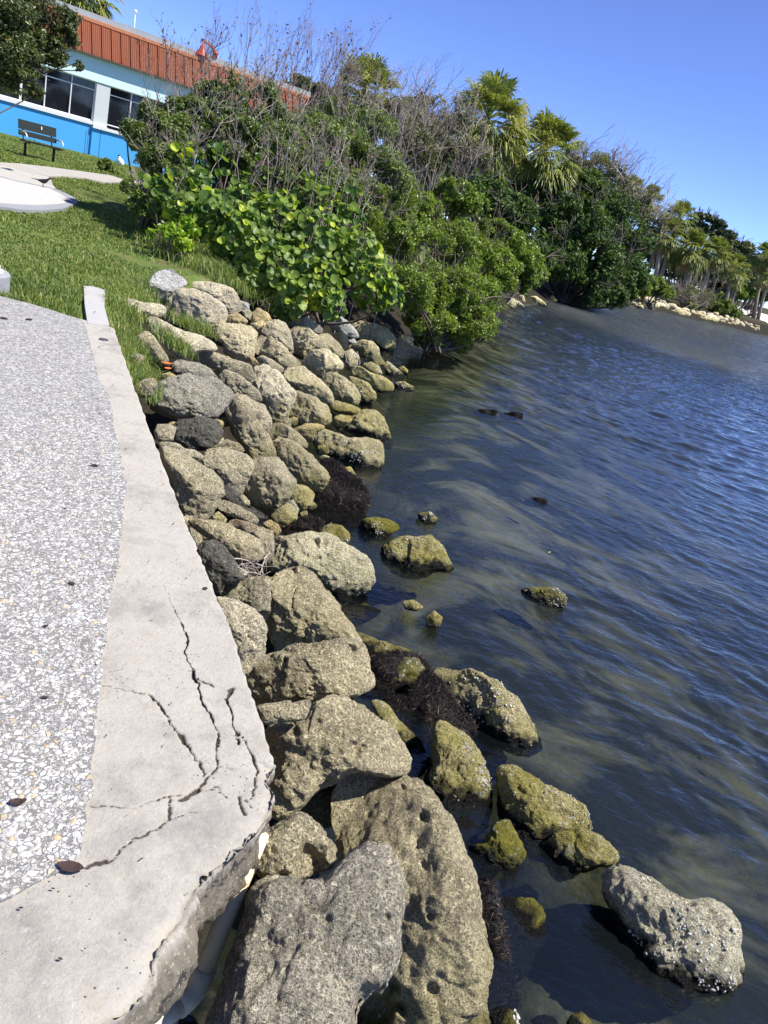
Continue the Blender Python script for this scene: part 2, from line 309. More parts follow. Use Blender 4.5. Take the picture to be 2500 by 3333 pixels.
f = [(i, (i+1) % k, k+(i+1) % k) for i in range(k)]+[(i, k+(i+1) % k, k+i) for i in range(k)]+[(k+i, k+(i+1) % k, 2*k) for i in range(k)]
Fs = (np.array(f)[None]+(np.arange(n)*(2*k+1))[:, None, None]).reshape(-1, 3)
t = NT('bleached_shell'); g = t.n('NewGeometry'); c = t.ramp(g.outputs['Random Per Island'], (0., (.32, .31, .285)), (.5, (.54, .525, .49)), (.93, (.50, .47, .42)), (.985, (.52, .38, .22)))
SHELL = t.done(t.pbsdf(c, .55, t.bump(t.noise(g.outputs['Position'], 400, 2), .3, .002), .4))
solo('seashells', 'small white seashells set flush in the grey walkway surface', 'seashells', Vs.reshape(-1, 3), Fs, SHELL, True, kind='stuff')

t = NT('cracked_concrete'); g = t.pos(); at_ = t.n('Attribute', attribute_name='crack'); cr = at_.outputs['Fac']; z = t.n('SeparateXYZ', {0: g}).outputs[2]
c = t.mix(t.noise(g, 3.5, 6, .65), (.38, .35, .295), (.53, .495, .425)); c = t.mix(t.ramp(t.noise(g, 55, 4, .75), (.36, .6), (.5, 0.)), c, (.36, .34, .32))
c = t.mix(t.ramp(t.noise(g, 11, 5, .7), (.55, 0.), (.72, .5)), c, (.42, .36, .26)); c = t.mix(t.ramp(t.noise(g, 2.3, 7, .75), (.50, 0.), (.66, .6)), c, (.20, .19, .175)); c = t.mix(t.ramp(t.noise(g, 38, 4, .8), (.60, 0.), (.68, .8)), c, (.52, .50, .46))
v = t.n('TexVoronoi', {'Vector': g, 'Scale': 60.}); c = t.mix(t.math('MULTIPLY', t.ramp(v.outputs['Distance'], (.12, 1.), (.18, 0.)), t.ramp(t.noise(g, 6, 2), (.5, 0.), (.6, 1.))), c, (.10, .09, .085))
side = t.mr(z, 1.085, 1.05); sc = t.mix(t.noise(g, 12, 7, .75, .5), (.13, .11, .08), (.34, .30, .23)); sc = t.mix(t.ramp(t.noise(g, 13, 6, .75), (.54, 0.), (.60, .85)), sc, (.045, .038, .042)); v2 = t.n('TexVoronoi', {'Vector': g, 'Scale': 75.}); sc = t.mix(t.ramp(v2.outputs['Distance'], (.2, .8), (.3, 0.)), sc, (.42, .38, .30)); c = t.mix(side, c, sc)
c = t.mix(t.ramp(cr, (.22, 0.), (.48, .95)), c, (.03, .02, .018)); c = t.mix(t.ramp(cr, (.03, 0.), (.2, .18)), c, (.25, .21, .16))
b = t.bump(t.noise(g, 25, 8, .75), .6, .014); b = t.bump(t.noise(g, 140, 4, .8), .7, .004, b)
CONC = t.done(t.pbsdf(c, .9, b, .2))
topR_px = capR_px+[(893, 2500), (884, 2560), (872, 2620), (845, 2690), (800, 2738), (735, 2791), (679, 2860), (603, 2937), (554, 2992), (495, 3047), (478, 3117), (450, 3214), (388, 3276), (298, 3333), (100, 3420)]
tR = edge(topR_px, 1.1)[::-1]; tR = tR[np.argsort(tR[:, 1])]
oP = edge([(872, 2650), (838, 2702), (795, 2756), (752, 2806), (728, 2840), (707, 2881), (665, 2950), (624, 3013), (634, 3068), (624, 3186), (610, 3228), (554, 3283), (506, 3333), (440, 3420)], .93); oP = oP[np.argsort(oP[:, 1])]
y0c = .45; ycut = 3.05; endp = edge(px('9', '1180 790 945 765'), 1.1); yend = float(endp[:, 1].mean())
ys = np.concatenate([np.linspace(y0c, .95, 40)[:-1], np.arange(.95, ycut, .0029), np.linspace(ycut, yend, 170)[1:]])
nz_ = lambda y, s, k: vn(np.c_[y*k, y*0, y*0+s], 4)
xr = np.interp(ys, tR[:, 1], tR[:, 0])+.006*nz_(ys, 1., 14)+.005*nz_(ys, 2., 45)*(ys < 3.2)+.02*nz_(ys, 3., 8)*(ys < 1.6)
E1s = E1[np.argsort(E1[:, 1])]; wl = np.interp(ys, E1s[:, 1], E1s[:, 0])
xl = np.where(ys > 1.75, wl-.12, 0); xl = np.where(ys <= 1.75, np.minimum(np.interp(1.75, ys, wl)-.12, -.9), xl); xl = np.where(ys < 1.5, -1.75, xl); xl = np.where((ys >= 1.5) & (ys < 1.75), -1.75+(ys-1.5)/.25*.7, xl)
nc = 300; u = np.linspace(0, 1, nc)[None]**.8; X = xl[:, None]+(xr-xl)[:, None]*u; Y = np.repeat(ys[:, None], nc, 1)
skew = (ys[-1]-yend); Pt = np.c_[X.ravel(), Y.ravel()]
CR = [('472 618 520 628 600 645 695 662', 2.2, 8), ('695 662 720 690 745 720 770 745', 6, 12), ('770 745 800 780 845 850', 3.5, 10), ('845 850 870 885 900 925 915 945', 8, 10), ('915 945 935 980 955 1050', 3, 10),
 ('815 265 835 300 855 330', 1.6, 6), ('850 325 862 350', 6, 9), ('862 350 880 400 865 450 880 500 905 550', 3.3, 10), ('905 550 915 590 935 610', 7, 12), ('930 590 970 610 1012 632', 5, 9), ('935 610 940 680 960 720', 4.5, 10), ('960 720 1000 790 1025 850 1020 900 1030 1000', 2.8, 9),
 ('1085 635 1068 680 1066 700', 6, 10), ('1066 700 1080 740 1100 830 1110 850', 2.6, 9), ('1110 850 1118 890', 7, 10), ('1135 865 1165 910 1195 960 1200 1030 1185 1100 1175 1160', 3.2, 9),
 ('425 1185 500 1183 620 1195 700 1160 780 1145 840 1140', 1.9, 7), ('1030 1000 985 1035 950 1080', 3, 9), ('950 1080 900 1125 845 1160', 6, 12), ('800 1150 790 1200 795 1250', 3.2, 8), ('795 1250 750 1290 650 1335 560 1400 500 1450', 2.6, 8), ('500 1450 450 1465 410 1490', 6, 7),
 ('1125 1140 1145 1180 1160 1215', 6, 10), ('1150 1150 1200 1188', 3, 7), ('1040 1000 1120 1010 1200 1030', 1.0, 4), ('795 1250 850 1230 930 1212', 1.0, 4), ('940 1115 1020 1100 1060 1140', 1.1, 4), ('775 150 800 200 815 265', .8, 3), ('520 560 600 540 700 560', .5, 1.5)]
dep = np.zeros(len(Pt)); att = np.zeros(len(Pt)); near_m = Pt[:, 1] < ycut+.1; idx = np.where(near_m)[0]; Q = Pt[idx]
q3 = np.c_[Q, Q[:, :1]*0]; Qw = Q+.004*np.c_[fbm(q3*60, 3, 21), fbm(q3*60, 3, 31)]+.007*np.c_[vn(q3*14, 41), vn(q3*14, 43)]
dd_ = np.zeros(len(Q)); aa_ = np.zeros(len(Q)); wn = 1+.6*vn(q3*30, 51)
for s_, wmm, dmm in CR:
    W_ = edge(px('7', s_), 1.1)[:, :2]
    for a, b in zip(W_[:-1], W_[1:]):
        lo = np.minimum(a, b)-.05; hi = np.maximum(a, b)+.05; mk_ = np.where((Qw[:, 0] > lo[0]) & (Qw[:, 0] < hi[0]) & (Qw[:, 1] > lo[1]) & (Qw[:, 1] < hi[1]))[0]
        if not len(mk_): continue
        d = b-a; e = Qw[mk_]-a; tt = np.clip((e@d)/(d@d), 0, 1); r = np.linalg.norm(e-tt[:, None]*d, axis=1); wv_ = wmm*.00062*np.clip(wn[mk_], .45, 2)
        pr = np.exp(-(r/(wv_*1.05))**4); dd_[mk_] = np.maximum(dd_[mk_], dmm*.001*pr*1.3); aa_[mk_] = np.maximum(aa_[mk_], np.maximum(pr, .2*np.exp(-(r/(wv_*2.2))**2)))
dep[idx] = dd_; att[idx] = aa_
Zt = 1.1-dep+.0015*fbm(np.c_[Pt*8, Pt[:, :1]*0], 3); rd = np.repeat(xr[:, None], nc, 1).ravel()-Pt[:, 0]
Zt -= np.where(Pt[:, 1] < 1.68, .016*np.exp(-(rd/.016))+.008*np.exp(-rd/.08), .006*np.exp(-(rd/.006)))
top = np.c_[Pt, Zt].reshape(len(ys), nc, 3)
xo = np.where(ys < 1.62, np.maximum(np.interp(ys, oP[:, 1], oP[:, 0]), xr+.01), xr+.004); xo = np.where(ys > 1.62, xr+.004, xo)
rows = [top]; base = top[:, -1]
for zz, fr_ in ((1.088, .10), (1.07, .28), (1.05, .45), (1.03, .62), (1.0, .82), (.975, .95), (.945, .98), (.92, .85), (.89, .45), (.84, -.5), (.76, -.9)):
    fx = fr_*(xo-xr) if fr_ > 0 else np.full_like(xr, fr_*.12)
    rows.append(np.stack([base[:, 0]+fx, ys, np.full_like(ys, zz)+.0*ys], -1)[:, None])
for zz, off in ((.5, -.12), (-.5, -.10)): rows.append(np.stack([xr+off, ys, np.full_like(ys, zz)], -1)[:, None])
G = np.concatenate(rows, 1); ncc = G.shape[1]; sk = G[:, nc:].reshape(-1, 3)
am = np.where(sk[:, 1] < 1.75, .012, .004); sk[:, 0] += am*fbm(sk*16, 6, 77, .68)-.3*am; sk[:, 2] += .6*am*fbm(sk*16, 5, 79, .65); sk[:, 1] += .5*am*fbm(sk*20, 4, 83)*(sk[:, 1] < 1.75); G[:, nc:] = sk.reshape(G[:, nc:].shape)
i, j = np.meshgrid(np.arange(len(ys)-1), np.arange(ncc-1), indexing='ij'); a = (i*ncc+j).ravel(); Fc = np.stack([a, a+1, a+ncc+1, a+ncc], 1)
G[:, :, 1] += (G[:, :, 0]-np.interp(yend, tR[:, 1], tR[:, 0]))*0  # square end
capo = solo('seawall', 'long grey concrete seawall cap with branching cracks and a broken brown front corner', 'seawall', G.reshape(-1, 3), Fc, CONC, True)
A = capo.data.attributes.new('crack', 'FLOAT', 'POINT'); av = np.zeros((len(ys), ncc), dtype=np.float32); av[:, :nc] = att.reshape(len(ys), nc); A.data.foreach_set('value', av.ravel())
# bleached slab at the end of the cap
sb = edge(px('9', '905 365 1020 372 1135 412 1128 590 1182 792 1060 785 946 768 915 560'), 1.104); V, F = sheet(sb[::-1], .3)
solo('concrete_slab', 'narrow bleached white concrete slab ending in the lawn grass', 'slab', V, F, mat_plain('bleached_concrete', (.43, .42, .40), .85, .12, 9, bump=.4))
c = at(*px('9', '1120 951')[0], 1.1); mb = MB().lathe(c, [(.036, -.01), (.036, .004), (.033, .007), (.0, .007)], 28); solo('wall_plug', 'small round dark plug let into the far part of the seawall cap', 'plug', mb.V, mb.F, mat_plain('dark_plug', (.07, .07, .075), .5), True)
# lamp base / bollard at the left edge
e_ = at(31, 955, 1.06); vd = nrm(np.array([e_[0], e_[1], 0])); c = e_-np.array([vd[1], -vd[0], 0])*.26; mb = MB().lathe(c, [(.26, -.2), (.26, .15), (.25, .165), (.0, .165)], 48); r_ = thing('bollard', 'round grey stone bollard base with a white plate on top at the lawn edge', 'bollard', c)
part(r_, 'stone_base', mb.V, mb.F, mat_plain('pale_stone', (.33, .33, .335), .85, .35, 14, bump=.8), False)
mb = MB().lathe(c, [(.205, .167), (.205, .18), (.18, .19), (.18, .215), (.17, .22), (.0, .22)], 48); part(r_, 'top_plate', mb.V, mb.F, mat_plain('white_paint', (.7, .7, .7), .5, .04))
# pvc pipe under the broken corner
t = NT('old_pvc'); g = t.pos(); z = t.n('SeparateXYZ', {0: g}).outputs[2]; c = t.mix(t.math('MULTIPLY', t.ramp(t.noise(g, 12, 4), (.50, 0.), (.62, 1.)), t.mr(z, .80, .88)), (.80, .72, .50), (.62, .36, .12)); c = t.mix(t.ramp(t.noise(g, 40, 4), (.55, 0.), (.7, .35)), c, (.4, .33, .2))
PVC = t.done(t.pbsdf(c, .45, t.bump(t.noise(g, 60, 3), .15, .003), .4)); r_ = thing('drain_pipe', 'stained white plastic pipe lying in the gap below the broken seawall corner', 'pipe', at(740, 3000, .85))
P0_ = at(846, 2712, 1.0); P1_ = at(652, 3185, .62); P2_ = at(612, 3245, .60); P3_ = at(470, 3370, .62)
part(r_, 'pipe_run', *(lambda m: (m.V, m.F))(MB().tube([P0_, P0_*.5+P1_*.5, P1_], .0265, 20)), PVC, True)
mb = MB().tube([P1_+(P0_-P1_)*.08, P1_, P1_*.35+P2_*.65+np.array([.003, 0, 0]), P2_, P2_+(P3_-P2_)*.25], .033, 20); part(r_, 'elbow', mb.V, mb.F, PVC, True)
mb = MB().tube([P2_+(P3_-P2_)*.05, P3_], .0265, 20); part(r_, 'pipe_run', mb.V, mb.F, PVC, True)

# ------------------------------------------------------------------ rocks
def ico(n):
    bm = bmesh.new(); bmesh.ops.create_icosphere(bm, subdivisions=n, radius=1); V = np.array([v.co[:] for v in bm.verts]); F = np.array([[v.index for v in f.verts] for f in bm.faces]); bm.free(); return V, F
ICO = {n: ico(n) for n in (3, 4, 5, 6, 7)}
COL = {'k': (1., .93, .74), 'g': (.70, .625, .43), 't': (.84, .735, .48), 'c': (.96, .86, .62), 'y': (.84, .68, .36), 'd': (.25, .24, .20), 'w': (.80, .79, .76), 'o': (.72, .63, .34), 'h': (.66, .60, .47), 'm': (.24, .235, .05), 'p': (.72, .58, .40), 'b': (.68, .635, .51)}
def area_c(P):
    P = np.array(P); x, y = P[:, 0], P[:, 1]; x1, y1 = np.roll(x, -1), np.roll(y, -1); cr = x*y1-x1*y; A = cr.sum()/2; return abs(A), np.array([((x+x1)*cr).sum(), ((y+y1)*cr).sum()])/(6*A)
FOOT = []
HOLES = [(1379, 2657, 13, 2.2), (1382, 2812, 15, 1.6), (1398, 2984, 12, 1.8), (1402, 3218, 16, 1.5), (1064, 2990, 14, 1.8), (1258, 2984, 10, 1.8), (1148, 2441, 20, 1.6), (1030, 2350, 12, 1.2), (929, 2151, 16, 1.2), (917, 2198, 10, 1.6), (1141, 2108, 12, 1.5), (1032, 1767, 12, 1.5), (956, 1853, 13, 1.3), (960, 2380, 14, 1.), (1218, 3300, 62, 1.7), (1010, 2812, 46, 1.5), (1120, 3060, 12, 1.6), (1310, 2560, 10, 1.5)]
def rock(P, col='g', th=.62, label='', group=None, up=0., seed=None, sub=None, name='rock', z=None, rough=1.):
    A, c = area_c(P); C0 = hit(*c) if z is None else at(*c, z); d = C0-CAM; D = float(d@fw); n = nrm(-d); e1 = nrm(ir-(ir@n)*n); e2 = nrm(np.cross(n, e1))
    Q = []
    for (u, v) in P:
        r = ray(u, v); tt = (d@n)/(r@n); w_ = CAM+r*tt-C0; Q.append((w_@e1, w_@e2))
    Q = np.array(Q)*(1.065 if A < 90000 else 1.015); TH = np.linspace(0, 2*math.pi, 240, endpoint=False); R = np.zeros(240)
    for k, a in enumerate(TH):
        dx, dy = math.cos(a), math.sin(a)
        for q1, q2 in zip(Q, np.roll(Q, -1, 0)):
            ex, ey = q2-q1; det = dx*(-ey)+dy*ex
            if abs(det) < 1e-12: continue
            tt = (q1[0]*(-ey)+q1[1]*ex)/det; s_ = (dx*q1[1]-dy*q1[0])/det
            if tt > 0 and -1e-6 <= s_ <= 1+1e-6: R[k] = max(R[k], tt)
    R[R == 0] = R[R > 0].mean(); kk = np.exp(-.5*(np.arange(-9, 10)/3.2)**2); kk /= kk.sum(); R = np.convolve(np.r_[R[-9:], R, R[:9]], kk, 'valid')
    sz = math.sqrt(A/math.pi)*D/FPX; seed = seed if seed is not None else int(c[0]*7+c[1]*13) % 9973; rg = np.random.default_rng(seed)
    pxr = math.sqrt(A)*.307
    sub = sub or (7 if pxr > 62 else 6 if pxr > 24 else 5 if pxr > 7 else 4)
    B, F = ICO[sub]; aa = np.arctan2(B[:, 1], B[:, 0]) % (2*math.pi); rho = np.hypot(B[:, 0], B[:, 1]); Ra = np.interp(aa, np.r_[TH, 2*math.pi], np.r_[R, R[0]])
    # blend the outline towards a round one near the middle, keep it at the rim
    cz = np.sign(B[:, 2])*np.abs(B[:, 2])**.85; rr_ = rho**.88
    x = Ra*rr_*np.cos(aa); y_ = Ra*rr_*np.sin(aa); Tk = 1.28*th*min(sz, R.min()*2.4); h = cz*Tk
    for k in range(rg.integers(2, 5)):   # worn facets on the visible side
        a = rg.uniform(0, 6.28); tl = rg.uniform(.25, 1.1); pn = np.array([math.cos(a)*tl, math.sin(a)*tl]); h0 = Tk*rg.uniform(.72, .98)
        pl = h0-(x*pn[0]+y_*pn[1])*rg.uniform(.5, .9); s_ = .03*sz/.3; dlt = h-pl; h = np.where(h > 0, np.maximum(h-np.where(dlt > 0, dlt*.66, 0), 0*h), h)
    h = np.where(h < 0, h*1.5, h)
    V = C0+x[:, None]*e1+y_[:, None]*e2+h[:, None]*n
    o_ = nrm(V-C0+1e-6); q = V+seed*.37
    am = np.clip(.35+.65*np.abs(B[:, 2])*1.4, 0, 1)
    V = V+o_*(am*sz*(.085*fbm(q*(1.2/sz), 2, seed)-.045*np.clip(np.abs(fbm(q*(1.9/sz), 3, seed+3))*-3+1, 0, 1))*rough)[:, None]
    V = V+o_*(.011*min(1, sz/.2)*fbm(q*11, 4, 5, .55)*rough)[:, None]
    if sub >= 6: 
        f2 = fbm(q*34, 3, 8, .6); pit = np.clip(vn(q*16, 91)-.45, 0, 1); V = V+o_*(.0045*f2-.035*pit)[:, None]
    for hu, hv, hr, hd in HOLES:
        if abs(hu-c[0]) < math.sqrt(A)*1.2+20 and abs(hv-c[1]) < math.sqrt(A)*1.6+20:
            dl = V-CAM; kz = dl@fw; uu = CX+FPX*(dl@ir)/kz; vv = CY-FPX*(dl@iu)/kz; rm = hr*D/FPX; wob = 1+.7*vn(q*22+hr, 5)
            V = V-n[None]*(rm*hd*np.exp(-(np.hypot(uu-hu, (vv-hv)*.8)/(hr*wob))**4)*(B[:, 2] > 0))[:, None]
    V = V+np.array([0, 0, up])
    FOOT.append((V[:, 0].mean(), V[:, 1].mean(), 1.25*float(np.sqrt(V[:, 0].std()*V[:, 1].std())), V[:, 2].max()))
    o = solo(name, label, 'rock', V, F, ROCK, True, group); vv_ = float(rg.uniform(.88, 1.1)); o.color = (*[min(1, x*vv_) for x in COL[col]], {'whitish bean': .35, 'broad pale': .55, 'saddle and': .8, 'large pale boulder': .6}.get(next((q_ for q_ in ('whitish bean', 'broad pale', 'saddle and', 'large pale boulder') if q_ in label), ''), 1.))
    return o
